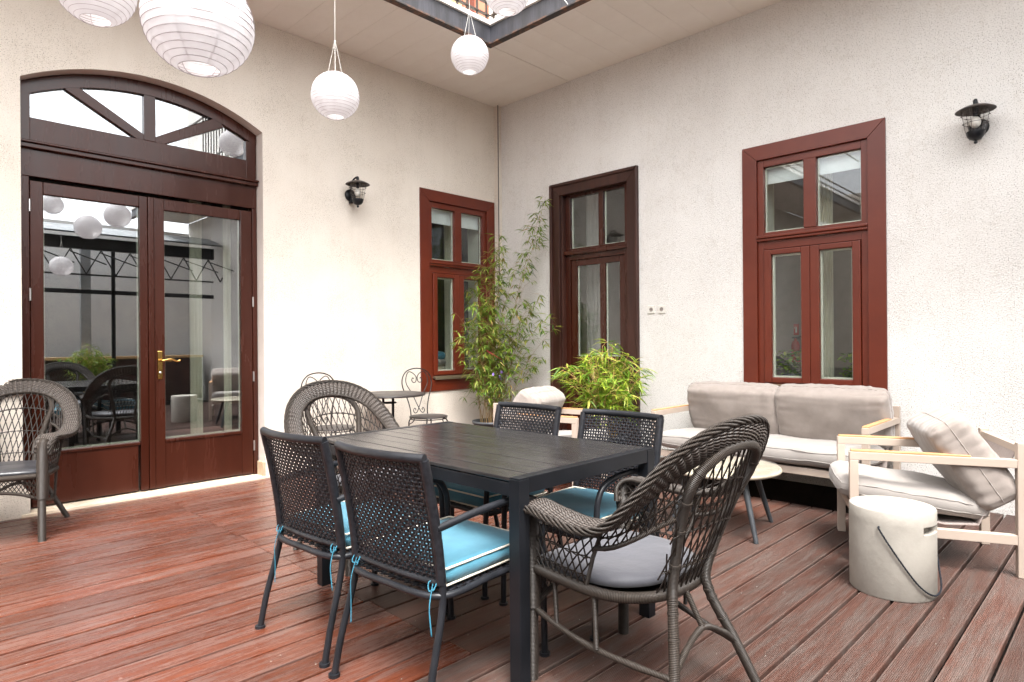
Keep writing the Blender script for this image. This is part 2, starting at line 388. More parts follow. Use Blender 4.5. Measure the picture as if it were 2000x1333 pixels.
M['rim'] = wrap_mat('wicker_woven_rim', (.026, .019, .0155), (.105, .088, .078), 38, .9, across=26, rough=.42)
M['strand'] = pm('wicker_strand', (.011, .0075, .0058), (.030, .0225, .018), 30, 4, .42, spec=.35)
M['greycush'] = pm('grey_seat_pad', (.055, .055, .066), (.075, .075, .088), 4, 5, .62, bump=.25, bscale=9, sheen=.3, bdist=.02)
M['darkpad'] = pm('black_seat_pad', (.02, .02, .024), (.04, .04, .045), 6, 4, .35, bump=.3, bscale=10, bdist=.02)
M['beige'] = pm('beige_powder_coat', (.40, .325, .27), (.44, .36, .30), 4, 2, .45)
M['teak'] = pm('teak_strip', (.46, .23, .10), (.58, .32, .15), 10, 6, .5, stretch=(1, 8, 8))
M['linen'] = pm('beige_linen', (.235, .20, .178), (.27, .232, .208), 14, 5, .92, bump=.2, bscale=260, sheen=.3, bdist=.002)
M['linenlight'] = pm('pale_linen', (.265, .24, .222), (.30, .275, .255), 6, 4, .9, bump=.15, bscale=200, sheen=.2, bdist=.002)
M['sling'] = pm('sling_fabric', (.29, .245, .225), (.33, .28, .26), 60, 3, .8)
M['ceramic'] = pm('sand_ceramic', (.30, .262, .20), (.37, .325, .255), 5, 6, .3, .4)
M['glassedge'] = glass_mat('table_glass', (.985, .99, .985), .25, .012)
M['blacklegs'] = pm('matt_black_leg', (.03, .033, .038), (.045, .05, .055), 14, 3, .5)
M['concrete'] = pm('pale_concrete', (.26, .238, .208), (.36, .334, .295), 4, 10, .8, bump=.35, bscale=38, lo=.3, hi=.6, bdist=.004)
M['rope'] = pm('navy_rope', (.008, .009, .013), (.022, .025, .032), 90, 2, .8, spec=.2)
M['paper'] = None
M['wire'] = pm('lantern_wire', (.40, .34, .35), rough=.6)
M['cord'] = pm('white_cord', (.72, .70, .66), rough=.8)
M['pot'] = pm('grey_pot', (.04, .042, .05), (.07, .074, .08), 6, 5, .55)
M['soil'] = pm('potting_soil', (.08, .04, .02), (.16, .08, .045), 30, 5, .95, bump=.8, bscale=60)
M['cane'] = pm('dark_cane', (.20, .12, .05), (.30, .2, .08), 12, 3, .5)
M['caneY'] = pm('yellow_cane', (.50, .30, .09), (.60, .42, .16), 12, 3, .45, rnd=.2)
M['stake'] = pm('bamboo_stake', (.62, .42, .24), (.7, .5, .3), 8, 3, .55)
M['leafA'] = leaf_mat('bamboo_leaf_green', [(.045, .10, .014), (.10, .20, .022), (.18, .28, .034), (.30, .34, .055), (.40, .27, .08)], .45)
M['leafB'] = leaf_mat('bamboo_leaf_bright', [(.055, .13, .012), (.12, .25, .021), (.22, .35, .03), (.39, .46, .05), (.52, .47, .12)], .42)
M['flower'] = pm('violet_petal', (.30, .18, .55), rough=.6)
M['redcord'] = pm('red_twine', (.5, .05, .06), rough=.7)
M['under'] = pm('dark_substructure', (.012, .008, .007), (.03, .02, .016), 5, 4, .95)
M['trunk'] = pm('grey_conduit', (.35, .34, .33), (.45, .44, .42), 10, 3, .5)
M['extred'] = pm('extinguisher_red', (.45, .02, .02), rough=.25)
M['brick'] = pm('white_painted_brick', (.76, .76, .76), (.82, .82, .81), 5, 5, .85)
M['roof'] = pm('grey_roof_sheet', (.25, .27, .28), (.34, .35, .36), 3, 4, .6)
M['upperred'] = pm('orange_red_door', (.42, .12, .07), (.48, .15, .09), 3, 4, .5)
M['tan'] = pm('tan_boards', (.45, .27, .12), (.55, .35, .17), 6, 5, .6)

def ceiling_mat():
    """painted board-marked concrete: faint joints, patched paint, rust spots"""
    mt, n, b = nodes('board_marked_ceiling'); L = n.links.new
    tc = n.nodes.new('ShaderNodeTexCoord'); big = N_(n, 'ShaderNodeTexNoise', Scale=1.6, Detail=7, Roughness=.6); L(tc.outputs['Object'], big.inputs['Vector'])
    c = ramp(n, big.outputs['Fac'], [(.3, (.76, .71, .655)), (.7, (.83, .79, .74))])
    sp = N_(n, 'ShaderNodeTexNoise', Scale=26, Detail=2); L(tc.outputs['Object'], sp.inputs['Vector'])
    s2 = ramp(n, sp.outputs['Fac'], [(.74, (1, 1, 1)), (.80, (.45, .32, .24))])
    mx = N_(n, 'ShaderNodeMix', _data_type='RGBA', _blend_type='MULTIPLY'); mx.inputs[0].default_value = 1
    L(c, mx.inputs[6]); L(s2, mx.inputs[7]); L(mx.outputs[2], b.inputs['Base Color'])
    bn = N_(n, 'ShaderNodeTexNoise', Scale=18, Detail=6); L(tc.outputs['Object'], bn.inputs['Vector'])
    bp = N_(n, 'ShaderNodeBump', Strength=.25, Distance=.006); L(bn.outputs['Fac'], bp.inputs['Height']); L(bp.outputs[0], b.inputs['Normal'])
    b.inputs['Roughness'].default_value = .85
    return mt
M['ceiling'] = ceiling_mat()
def paper_mat():
    mt, n, b = nodes('lantern_paper'); L = n.links.new; o = n.nodes.get('Material Output')
    tc = n.nodes.new('ShaderNodeTexCoord'); nz = N_(n, 'ShaderNodeTexNoise', Scale=9, Detail=4); L(tc.outputs['Object'], nz.inputs['Vector'])
    c = ramp(n, nz.outputs['Fac'], [(.35, (.80, .78, .79)), (.65, (.87, .86, .87))])
    L(c, b.inputs['Base Color']); b.inputs['Roughness'].default_value = .8
    t = n.nodes.new('ShaderNodeBsdfTranslucent'); L(c, t.inputs['Color'])
    mx = n.nodes.new('ShaderNodeMixShader'); mx.inputs[0].default_value = .55
    bp = N_(n, 'ShaderNodeBump', Strength=.15, Distance=.01); L(nz.outputs['Fac'], bp.inputs['Height']); L(bp.outputs[0], b.inputs['Normal'])
    L(b.outputs[0], mx.inputs[1]); L(t.outputs[0], mx.inputs[2]); L(mx.outputs[0], o.inputs[0])
    return mt
M['paper'] = paper_mat()
M['deckS'] = deck_mat('smooth_red_decking', ((.042, .0098, .0045), (.100, .0260, .0125), (.170, .054, .026)), ((.066, .034, .027), (.150, .092, .078)), .18, .36, .06)
M['deckM'] = deck_mat('weathered_brown_decking', ((.044, .0140, .0078), (.082, .030, .019), (.130, .055, .038)), ((.062, .035, .027), (.120, .078, .063)), .34, .55, .10)
M['deckG'] = deck_mat('grooved_decking', ((.042, .0170, .0118), (.086, .041, .031), (.132, .074, .059)), ((.064, .044, .037), (.128, .096, .084)), .38, .58, .08)
# ================================================================== STRUCTURE
XL, YB = -10.5, -10.5           # far sides of the courtyard
CEIL = 4.12
# ground sheet below everything, out to the horizon
MB().add([(-150, -150, -.9), (150, -150, -.9), (150, 150, -.9), (-150, 150, -.9)], [(0, 1, 2, 3)]).build('ground', M['under'], kind='structure')

def sheet(mb, axis, d, u0, u1, z0, z1, holes, nrm=1):
    """wall face on plane axis=d, rectangles left over around rectangular holes (u0,u1,z0,z1)"""
    us = sorted({u0, u1, *[h[0] for h in holes], *[h[1] for h in holes]})
    for a, b in zip(us, us[1:]):
        hs_ = sorted([h for h in holes if h[0] <= a + 1e-6 and h[1] >= b - 1e-6], key=lambda h: h[2])
        z = z0
        for h in hs_ + [(0, 0, z1, z1)]:
            if h[2] > z + 1e-6:
                P = [(a, z), (b, z), (b, h[2]), (a, h[2])]
                mb.add([((u, d, v) if axis == 'y' else (d, u, v)) for u, v in P], [(0, 1, 2, 3)])
            z = max(z, h[3])
AX0, AX1, ASP, AAP = -4.733, -2.986, 3.128, 3.362
AXC = (AX0 + AX1) / 2; ARR = ((AX1 - AXC) ** 2 + (AAP - ASP) ** 2) / (2 * (AAP - ASP)); AZC = AAP - ARR
def archz(x, off=0): return AZC + math.sqrt((ARR - off) ** 2 - (x - AXC) ** 2)
TH = .32
mb = MB()
sheet(mb, 'y', 0, XL, 0, -.12, CEIL + .02, [(AX0, AX1, -.12, 3.40), (-1.20, -.10, .69, 2.905)])
NA = 28
for i in range(NA):
    a = AX0 + (AX1 - AX0) * i / NA; b = AX0 + (AX1 - AX0) * (i + 1) / NA
    mb.add([(a, 0, archz(a)), (b, 0, archz(b)), (b, 0, 3.40), (a, 0, 3.40)], [(0, 1, 2, 3)])
wallA = mb.build('courtyard_wall_left', M['wallA'], kind='structure')
mb = MB()
sheet(mb, 'x', 0, YB, 0, -.55, CEIL + .02, [(-4.25, -3.15, .69, 2.895), (-2.02, -.88, -.55, 2.985)])
wallB = mb.build('courtyard_wall_right', M['wallB'], kind='structure')
# reveals of the arch (smooth painted plaster)
mb = MB()
for i in range(NA):
    a = AX0 + (AX1 - AX0) * i / NA; b = AX0 + (AX1 - AX0) * (i + 1) / NA
    mb.add([(a, 0, archz(a)), (b, 0, archz(b)), (b, TH, archz(b)), (a, TH, archz(a))], [(0, 1, 2, 3)], smooth=True)
for x in (AX0, AX1): mb.add([(x, 0, -.1), (x, TH, -.1), (x, TH, ASP), (x, 0, ASP)], [(0, 1, 2, 3)])
mb.build('arch_reveal', M['reveal'], kind='structure')
mb = MB(); mb.bx(AX0 - .01, AX1 - .0, -.012, TH, -.06, .022); mb.build('marble_threshold', M['marble'], kind='structure', bevel=.004)
mb = MB(); mb.bx(AX1 - .022, AX1 + .003, -.006, .112, .022, .145)
tag(mb.build('stone_block', M['stone'], bevel=.003), 'small tan sandstone block at the foot of the arch reveal beside the double door', 'stone block')
mb = MB(); mb.prism([(AX0 - .03, -.05), (AX0 + .04, -.05), (AX0 + .04, .17), (AX0 + .012, .205), (AX0 - .03, .205)], -.004, .10); mb.build('arch_plinth', M['wallA'], kind='structure')

# gallery slab over both walls: board-marked underside, each board a piece
GA, GB = -1.14, -1.21            # edges of the opening: y of left-hand gallery, x of right-hand gallery
slab = MB()
slab.bx(XL, 0, GA + .02, 0, CEIL + .03, 4.30); slab.bx(GB + .02, 0, YB, GA + .02, CEIL + .03, 4.30)
slab = slab.build('gallery_slab', M['plasterwhite'], kind='structure')
bd = MB(); bd.bx(-.1247, .1247, 0, abs(GA) - .004, 0, .03); bme = bd.mesh('ceiling_board', M['ceiling'])
x = -.125
while x > -9:
    o = link('ceiling_board', bme, slab); o.location = (x, GA + .002, CEIL + random.uniform(-.0006, .0006)); x -= .2515
bd = MB(); bd.bx(0, abs(GB) - .004, -.1247, .1247, 0, .03); bme = bd.mesh('ceiling_board', M['ceiling'])
y = GA - .13
while y > -9:
    o = link('ceiling_board', bme, slab); o.location = (GB + .002, y, CEIL + random.uniform(-.0006, .0006)); y -= .2515
# steel channels round the opening
def channel(name, along, label):
    t = thing(name, label, 'steel beam')
    w_, fl_, tp = MB(), MB(), MB()
    if along == 'x':
        w_.bx(XL, GB, GA - .012, GA + .012, CEIL + .004, 4.30); fl_.bx(XL, GB - .05, GA - .05, GA + .02, CEIL - .014, CEIL + .004)
        tp.bx(XL, GB - .03, GA - .035, GA + .03, 4.302, 4.345)
    else:
        w_.bx(GB - .012, GB + .012, YB, GA + .012, CEIL + .004, 4.30); fl_.bx(GB - .05, GB + .02, YB, GA + .02, CEIL - .014, CEIL + .004)
        tp.bx(GB - .035, GB + .03, YB, GA + .03, 4.302, 4.345)
    w_.build('web', M['steel'], t); fl_.build('flange', M['rust'], t, bevel=.003); tp.build('slab_edge', M['plasterwhite'], t, bevel=.004)
channel('steel_beam', 'x', 'black weathered steel beam along the left-hand edge of the roof opening')
channel('steel_beam', 'y', 'black weathered steel beam along the right-hand edge of the roof opening under the white wire')
tag(MB().tube(cat([(GB - .06, -2.05, 4.75), (GB - .075, -2.02, 4.45), (GB - .06, -2.08, 4.25), (GB - .04, -2.16, 4.115)], 6), .003, 5).build('wire', M['cord']), 'thin white wire curling down over the right-hand steel beam', 'wire')
# railings on the gallery
def railing(along, label):
    t = thing('balcony_railing', label, 'railing', group=None)
    d = (GA - .01) if along == 'x' else (GB - .01)
    L0 = (GB if along == 'x' else GA)
    for z in (4.40, 4.52, 5.32):
        r_ = MB()
        if along == 'x': r_.bx(XL, L0 - .02, d - .018, d + .018, z - .006, z + .006)
        else: r_.bx(d - .018, d + .018, YB, L0 - .02, z - .006, z + .006)
        r_.build('rail', M['iron'], t)
    p = MB().bx(-.009, .009, -.009, .009, 4.345, 5.32).mesh('bar', M['iron'])
    for i in range(40):
        o = link('bar', p, t); q = L0 - .06 - i * .125
        o.location = (q, d, 0) if along == 'x' else (d, q, 0)
railing('x', 'dark iron gallery railing above the left-hand beam, red door behind its bars')
railing('y', 'dark iron gallery railing above the right-hand beam, white wall behind it')
mb = MB(); sheet(mb, 'y', .0, XL, 0, 4.30, 7.3, []); sheet(mb, 'x', .0, YB, 0, 4.30, 7.3, []); mb.build('upper_walls', M['plasterwhite'], kind='structure')
t = thing('french_door', 'orange-red gallery door with tan boards beside it, seen through the railing overhead', 'door', (-1.0, -.005, 4.31))
MB().bx(.42, .84, -.03, .0, 0, 2.3).build('casing', M['upperred'], t, bevel=.004)
MB().bx(.50, .58, -.05, -.03, 0, 2.25).build('jamb', M['red'], t)
pl = MB().bx(-.06, .06, -.02, 0, 0, 1.9).mesh('board', M['tan'])
for i in range(12): link('board', pl, t, loc=(.34 - i * .123, 0, 0))

# conduit and cable in the corner
t = thing('conduit', 'plaster-coloured conduit with a thin dark cable running down the corner of the walls', 'conduit', (-.035, -.035, 0))
MB().bx(-.03, .033, -.03, .033, 1.9, CEIL).build('boxing', M['wallA'], t)
MB().tube([(-.035, -.042, CEIL), (-.037, -.044, 3.2), (-.032, -.042, 2.4), (-.034, -.044, 1.92)], .006, 6).build('cable', M['iron'], t)
MB().tube([(-.03, -.045, 1.92), (-.03, -.045, 0)], .016, 8).build('pipe', M['trunk'], t)

# far sides of the yard (seen in the glass)
mb = MB(); sheet(mb, 'y', YB, XL, 0, -.12, 3.9, [(-7.6, -6.4, .9, 2.9), (-4.4, -3.2, .9, 2.9)]); mb.build('courtyard_wall_rear', M['brick'], kind='structure')
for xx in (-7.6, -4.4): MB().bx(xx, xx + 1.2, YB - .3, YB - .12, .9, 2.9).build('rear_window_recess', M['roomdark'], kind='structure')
mb = MB(); sheet(mb, 'x', XL, YB, 0, -.12, 4.6, [(-7.2, -6.0, .9, 2.9), (-3.6, -2.4, .0, 2.9)]); mb.build('courtyard_wall_far_left', M['wallA'], kind='structure')
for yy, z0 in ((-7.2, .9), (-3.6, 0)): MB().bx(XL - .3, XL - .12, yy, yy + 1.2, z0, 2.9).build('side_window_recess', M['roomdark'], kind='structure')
cp = thing('steel_canopy', 'black steel canopy with lattice brackets and slender posts, mirrored in the double door', 'canopy', (-5, -8.4, 0))
for x0 in range(0, 4):
    xx = -4.6 + x0 * 2.5
    MB().bx(xx - .03, xx + .03, -.03, .03, 0, 3.1).build('post', M['tableframe'], cp)
MB().bx(-5, 4.8, -.06, .06, 3.05, 3.28).build('beam', M['tableframe'], cp)
MB().bx(-5, 4.8, -.03, .03, 2.2, 2.28).build('rail', M['tableframe'], cp)
MB().bx(-5, 4.8, -.02, .02, 2.55, 2.58).build('rail', M['tableframe'], cp)
for i in range(5):
    MB().bx(-4.2 + i * 1.7, -4.02 + i * 1.7, -1.3, -1.2, 0, 3.3).build('pilaster', M['roof'], cp)
MB().bx(-5, 4.8, -1.15, -.7, 0, .92).build('counter', M['brownold'], cp); MB().bx(-5, 4.8, -1.2, -.6, .92, .97).build('counter_top', M['tan'], cp)
br = MB()
for i in range(20):
    xx = -4.8 + i * .5
    br.bar((xx, 0, 3.05), (xx + .25, 0, 2.58), .02, .02); br.bar((xx + .25, 0, 2.58), (xx + .5, 0, 3.05), .02, .02)
    br.bar((xx, 0, 3.0), (xx + .4, .8, 2.7), .02, .02)
br.build('lattice', M['tableframe'], cp)
rf = MB(); rf.add([(-5.2, .35, 3.30), (4.9, .35, 3.30), (4.9, -.5, 3.55), (-5.2, -.5, 3.55)], [(0, 1, 2, 3)])
rf.add([(-5.2, .35, 3.33), (4.9, .35, 3.33), (4.9, -.5, 3.58), (-5.2, -.5, 3.58)], [(0, 1, 2, 3)]); rf.build('roof', M['roof'], cp)

# ------------------------------------------------------------------ deck, every board a piece
TH_D = -.0135; cD, sD = math.cos(TH_D), math.sin(TH_D)
deck = MB().bx(XL, -.02, YB, -.02, -.16, -.10).build('deck', M['under'], kind='structure')
bpy.data.objects.remove(deck)
deck = MB(); deck.bx(XL, -.74, YB, .3, -.16, -.10); deck.bx(-.74, .0, YB, -4.32, -.16, -.10); deck.bx(-.74, 0, -2.1, .0, -.16, -.10)
deck = deck.build('deck', M['under'], kind='structure')
def board(L, wd, grooved, seed):
    mbb = MB(); h = wd / 2; pr = []
    if grooved:
        n = 20; mrg = .0060; p = (wd - 2 * mrg) / n; pr = [(-h, -.004)]
        pr.append((-h + .002, 0))
        for i in range(n):
            a = -h + mrg + i * p
            pr += [(a, 0), (a + p * .16, -.0030), (a + p * .54, -.0030), (a + p * .68, 0)]
        pr += [(h - .002, 0), (h, -.004)]
    else: pr = [(-h, -.0025), (-h + .0007, -.0007), (-h + .0025, 0), (h - .0025, 0), (h - .0007, -.0007), (h, -.0025)]
    pr = [(-h, -.028)] + pr + [(h, -.028)]
    V = [(0, a, b) for a, b in pr] + [(L, a, b) for a, b in pr]; n = len(pr)
    mbb.add(V, [(i, i + 1, n + i + 1, n + i) for i in range(n - 1)] + [tuple(range(n)), tuple(range(2 * n - 1, n - 1, -1))])
    return mbb.mesh('board', M['deckG' if grooved else seed])
rb = random.Random(4); cache = {}
def place_board(k, x0, x1, grooved):
    wd = .1320 if grooved else .1345
    L = round((x1 - x0) / cD, 3); sm = 'deckS' if (x0 < -4 or k > 8) else 'deckM'; key = (L, grooved, sm)
    if key not in cache: cache[key] = board(L, wd, grooved, sm)
    s = -4.246 + .147 * k + .0735
    o = link('board', cache[key], deck)
    o.location = (x0, (s + x0 * sD) / cD, rb.uniform(-.0012, .0012)); o.rotation_euler = (rb.uniform(-.004, .004), 0, TH_D)
for k in range(-25, 30):
    s = -4.246 + .147 * k; y0 = s
    grooved = s < -3.95
    jo = -3.86 + rb.uniform(-.012, .012)
    xe = -.012
    if -4.32 < s < -2.2: xe = -.70
    if -2.2 < s < -2.05: xe = -.70
    if grooved:
        place_board(k, -9.6, -4.9 if k % 2 else -5.7, True); place_board(k, (-4.9 if k % 2 else -5.7) + .004, xe, True)
    else:
        place_board(k, -9.6, jo, False); place_board(k, jo + .004, xe, False)
# the light well below the sofa, where the deck stops short of the wall
mb = MB(); mb.add([(-.74, -4.4, -.03), (-.74, -2.1, -.03), (-.74, -2.1, -.8), (-.74, -4.4, -.8)], [(0, 1, 2, 3)])
mb.add([(-.74, -4.4, -.8), (0, -4.4, -.8), (0, -2.1, -.8), (-.74, -2.1, -.8)], [(0, 1, 2, 3)])
mb.add([(-.74, -4.4, -.8), (0, -4.4, -.8), (0, -4.4, -.03), (-.74, -4.4, -.03)], [(0, 1, 2, 3)])
mb.add([(-.74, -2.1, -.8), (0, -2.1, -.8), (0, -2.1, -.03), (-.74, -2.1, -.03)], [(0, 1, 2, 3)])
mb.add([(-.006, -4.4, -.8), (-.006, -2.1, -.8), (-.006, -2.1, .012), (-.006, -4.4, .012)], [(0, 1, 2, 3)])
mb.build('light_well', M['under'], kind='structure')

# ------------------------------------------------------------------ the arched double door
dd = thing('double_door', 'brown arched double door with glazed leaves, brass handle and fanlight', 'door', (AXC, .12, 0))
def D(x): return x - AXC                   # world x -> door local
def dbox(name, x0, x1, y0, y1, z0, z1, mat, par, bevel=.003):
    return MB().bx(D(x0), D(x1), y0, y1, z0, z1).build(name, M[mat], par, bevel=bevel)
fan = MB(); n = 26; OF = .012
for off0, off1, ya, yb in ((OF, .10, .0, .07), ):
    xs0 = [AX0 + .008 + (AX1 - AX0 - .016) * i / n for i in range(n + 1)]
    for i in range(n):
        a, b = xs0[i], xs0[i + 1]
        def inner(x): return max(2.70, archz(max(AX0 + .02, min(AX1 - .02, x)), 0) - .105)
        P = [(D(a), archz(a) - .004), (D(b), archz(b) - .004), (D(b), inner(b)), (D(a), inner(a))]
        fan.prism(P, ya, yb)
fan = fan.build('fanlight_frame', M['brown'], dd)
dbox('rail', AX0 + .07, AX1 - .07, .002, .07, 2.708, 2.885, 'brown', fan)
dbox('stile', AX0 + .008, AX0 + .072, .001, .07, 2.708, 3.06, 'brown', fan); dbox('stile', AX1 - .10, AX1 - .008, .001, .07, 2.708, 3.06, 'brown', fan)
dbox('mullion', -3.914, -3.828, .001, .069, 2.885, 3.256, 'brown', fan)
for poly in ([(-4.448, 3.15), (-3.964, 2.880), (-3.914, 2.880), (-3.914, 2.93), (-4.367, 3.193), (-4.40, 3.21)],
             [(-3.828, 2.928), (-3.828, 2.880), (-3.767, 2.880), (-3.274, 3.141), (-3.33, 3.20), (-3.375, 3.189)]):
    MB().prism([(D(a), b) for a, b in poly], .003, .066).build('brace', M['brown'], fan, bevel=.003)
def arcpts(xa, xb, k=6): return [(xa + (xb - xa) * i / k, archz(xa + (xb - xa) * i / k) - .09) for i in range(k + 1)]
for poly in ([(-4.67, 2.87), (-3.95, 2.87), (-4.44, 3.16), (-4.55, 3.14), (-4.67, 3.09)],
             [(-3.91, 2.93)] + arcpts(-3.91, -4.38, 5), [(-3.83, 2.93)] + arcpts(-3.37, -3.83, 5),
             [(-3.78, 2.87), (-3.075, 2.87), (-3.075, 3.05), (-3.12, 3.09), (-3.27, 3.15)]):
    MB().prism([(D(a), b) for a, b in poly], .030, .036).build('pane', M['doorglass'], fan)
led = MB(); led.bx(D(AX0 + .006), D(AX1 - .004), -.055, .0, 2.688, 2.706); led.bx(D(AX0 + .006), D(AX1 - .006), -.035, .002, 2.655, 2.688)
led.build('ledge', M['brown'], dd, bevel=.005)
dbox('transom', AX0 + .006, AX1 - .006, .004, .08, 2.455, 2.705, 'brown', dd)
dbox('jamb', AX0 + .006, AX0 + .064, .003, .09, .022, 2.452, 'brown', dd); dbox('jamb', AX1 - .046, AX1 - .005, .003, .09, .022, 2.452, 'brown', dd)
def leaf(x0, x1, g0, g1):
    lf = dbox('door_leaf', x0 + .075, x1 - .075, .016, .045, .035, .425, 'brown', dd)
    zt = 2.425
    dbox('stile', x0, g0 - .002, .008, .06, .032, zt, 'brown', lf, .004); dbox('stile', g1 + .002, x1, .008, .06, .032, zt, 'brown', lf, .004)
    dbox('rail', g0, g1, .010, .058, 2.335, zt, 'brown', lf, .004); dbox('rail', g0, g1, .006, .058, .405, .432, 'brown', lf, .006)
    MB().bx(D(g0 + .003), D(g1 - .003), .034, .042, .434, 2.333).build('pane', M['doorglass'], lf)
    bd_ = MB()
    for a in ((g0, g0 + .010, .432, 2.335), (g1 - .010, g1, .432, 2.335)): bd_.bx(D(a[0]), D(a[1]), .046, .056, a[2], a[3])
    bd_.bx(D(g0 + .01), D(g1 - .01), .046, .056, .432, .444); bd_.build('bead', M['lining'], lf)
    return lf
l1 = leaf(-4.664, -3.893, -4.583, -3.953); l2 = leaf(-3.845, -3.036, -3.766, -3.138)
dbox('astragal', -3.891, -3.847, -.004, .05, .034, 2.425, 'brown', dd, .006)
for lf, hx, zs in ((l1, -4.668, (2.24, 1.59)), (l2, -3.034, (1.60, .92, .29))):
    for z in zs: MB().cyl((D(hx), -.004, 0), .0075, z - .045, z + .045, 10).build('hinge', M['chrome'], lf)
dbox('handle_plate', -3.828, -3.790, -.004, .009, .93, 1.165, 'brass', l2, .006)
MB().ball((D(-3.809), -.006, .985), .011, 6, (1, .5, 1)).build('key_cylinder', M['chrome'], l2)
MB().tube(cat([(D(-3.809), .0, 1.085), (D(-3.809), -.05, 1.085), (D(-3.79), -.058, 1.088), (D(-3.74), -.058, 1.096), (D(-3.70), -.056, 1.078), (D(-3.672), -.056, 1.084)], 6), .0085, 8).build('lever', M['brass'], l2)

# ------------------------------------------------------------------ rooms behind the openings
def room(name, x0, x1, y0, y1, z0, z1, mat, open_face):
    b_ = MB(); f = {'y0': [(x0, y0), (x1, y0)], 'y1': [(x0, y1), (x1, y1)], 'x0': [(x0, y0), (x0, y1)], 'x1': [(x1, y0), (x1, y1)]}
    for k, (p, q) in f.items():
        if k != open_face: b_.add([(*p, z0), (*q, z0), (*q, z1), (*p, z1)], [(0, 1, 2, 3)])
    b_.add([(x0, y0, z0), (x1, y0, z0), (x1, y1, z0), (x0, y1, z0)], [(0, 1, 2, 3)]); b_.add([(x0, y0, z1), (x1, y0, z1), (x1, y1, z1), (x0, y1, z1)], [(0, 1, 2, 3)])
    b_.build(name, M[mat], kind='structure')
tag(MB().bx(1.8, 2.2, -3.8, -2.82, 1.32, 2.7).build('cabinet', M['roomdark'], bevel=.004), 'dark wall cabinet inside the room behind the sofa window', 'cabinet')
tag(MB().bx(1.6, 2.2, -3.9, -2.82, 1.0, 1.12).build('counter', M['blind'], bevel=.004), 'white counter top inside the room behind the sofa window', 'counter')
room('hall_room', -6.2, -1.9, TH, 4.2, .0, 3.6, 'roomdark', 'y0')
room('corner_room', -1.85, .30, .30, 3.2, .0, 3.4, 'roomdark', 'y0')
room('side_room', .32, 3.2, -2.75, -.2, -.5, 3.4, 'room', 'x0')
room('lounge_room', .32, 3.4, -5.6, -2.8, .0, 3.3, 'room', 'x0')

def curtain(label, p0, p1, z0, z1, fold=.035, n=9, mat='curtain', name='curtain', cat_='curtain'):
    p0, p1 = Vector((*p0, 0)), Vector((*p1, 0)); t_ = p1 - p0; nn = Vector((-t_.y, t_.x, 0)).normalized(); V = []; F = []
    K = n * 8
    for i in range(K + 1):
        q = p0 + t_ * i / K + nn * fold * math.sin(i * 2 * PI / 8)
        for off in (0, .003): V += [(q.x + nn.x * off, q.y + nn.y * off, z0), (q.x + nn.x * off, q.y + nn.y * off, z1)]
    for i in range(K):
        a = i * 4; b = a + 4
        F += [(a, b, b + 1, a + 1), (a + 2, a + 3, b + 3, b + 2)]
    tag(MB().add(V, F, None, True).build(name, M[mat]), label, cat_)
curtain('cream curtain strip inside the right leaf of the double door', (-3.47, .42), (-3.36, .46), .05, 3.0, .02, 3)
curtain('narrow cream curtain inside the double door, seen behind the brass handle leaf edge', (-3.20, .36), (-3.13, .38), .05, 3.0, .015, 2)

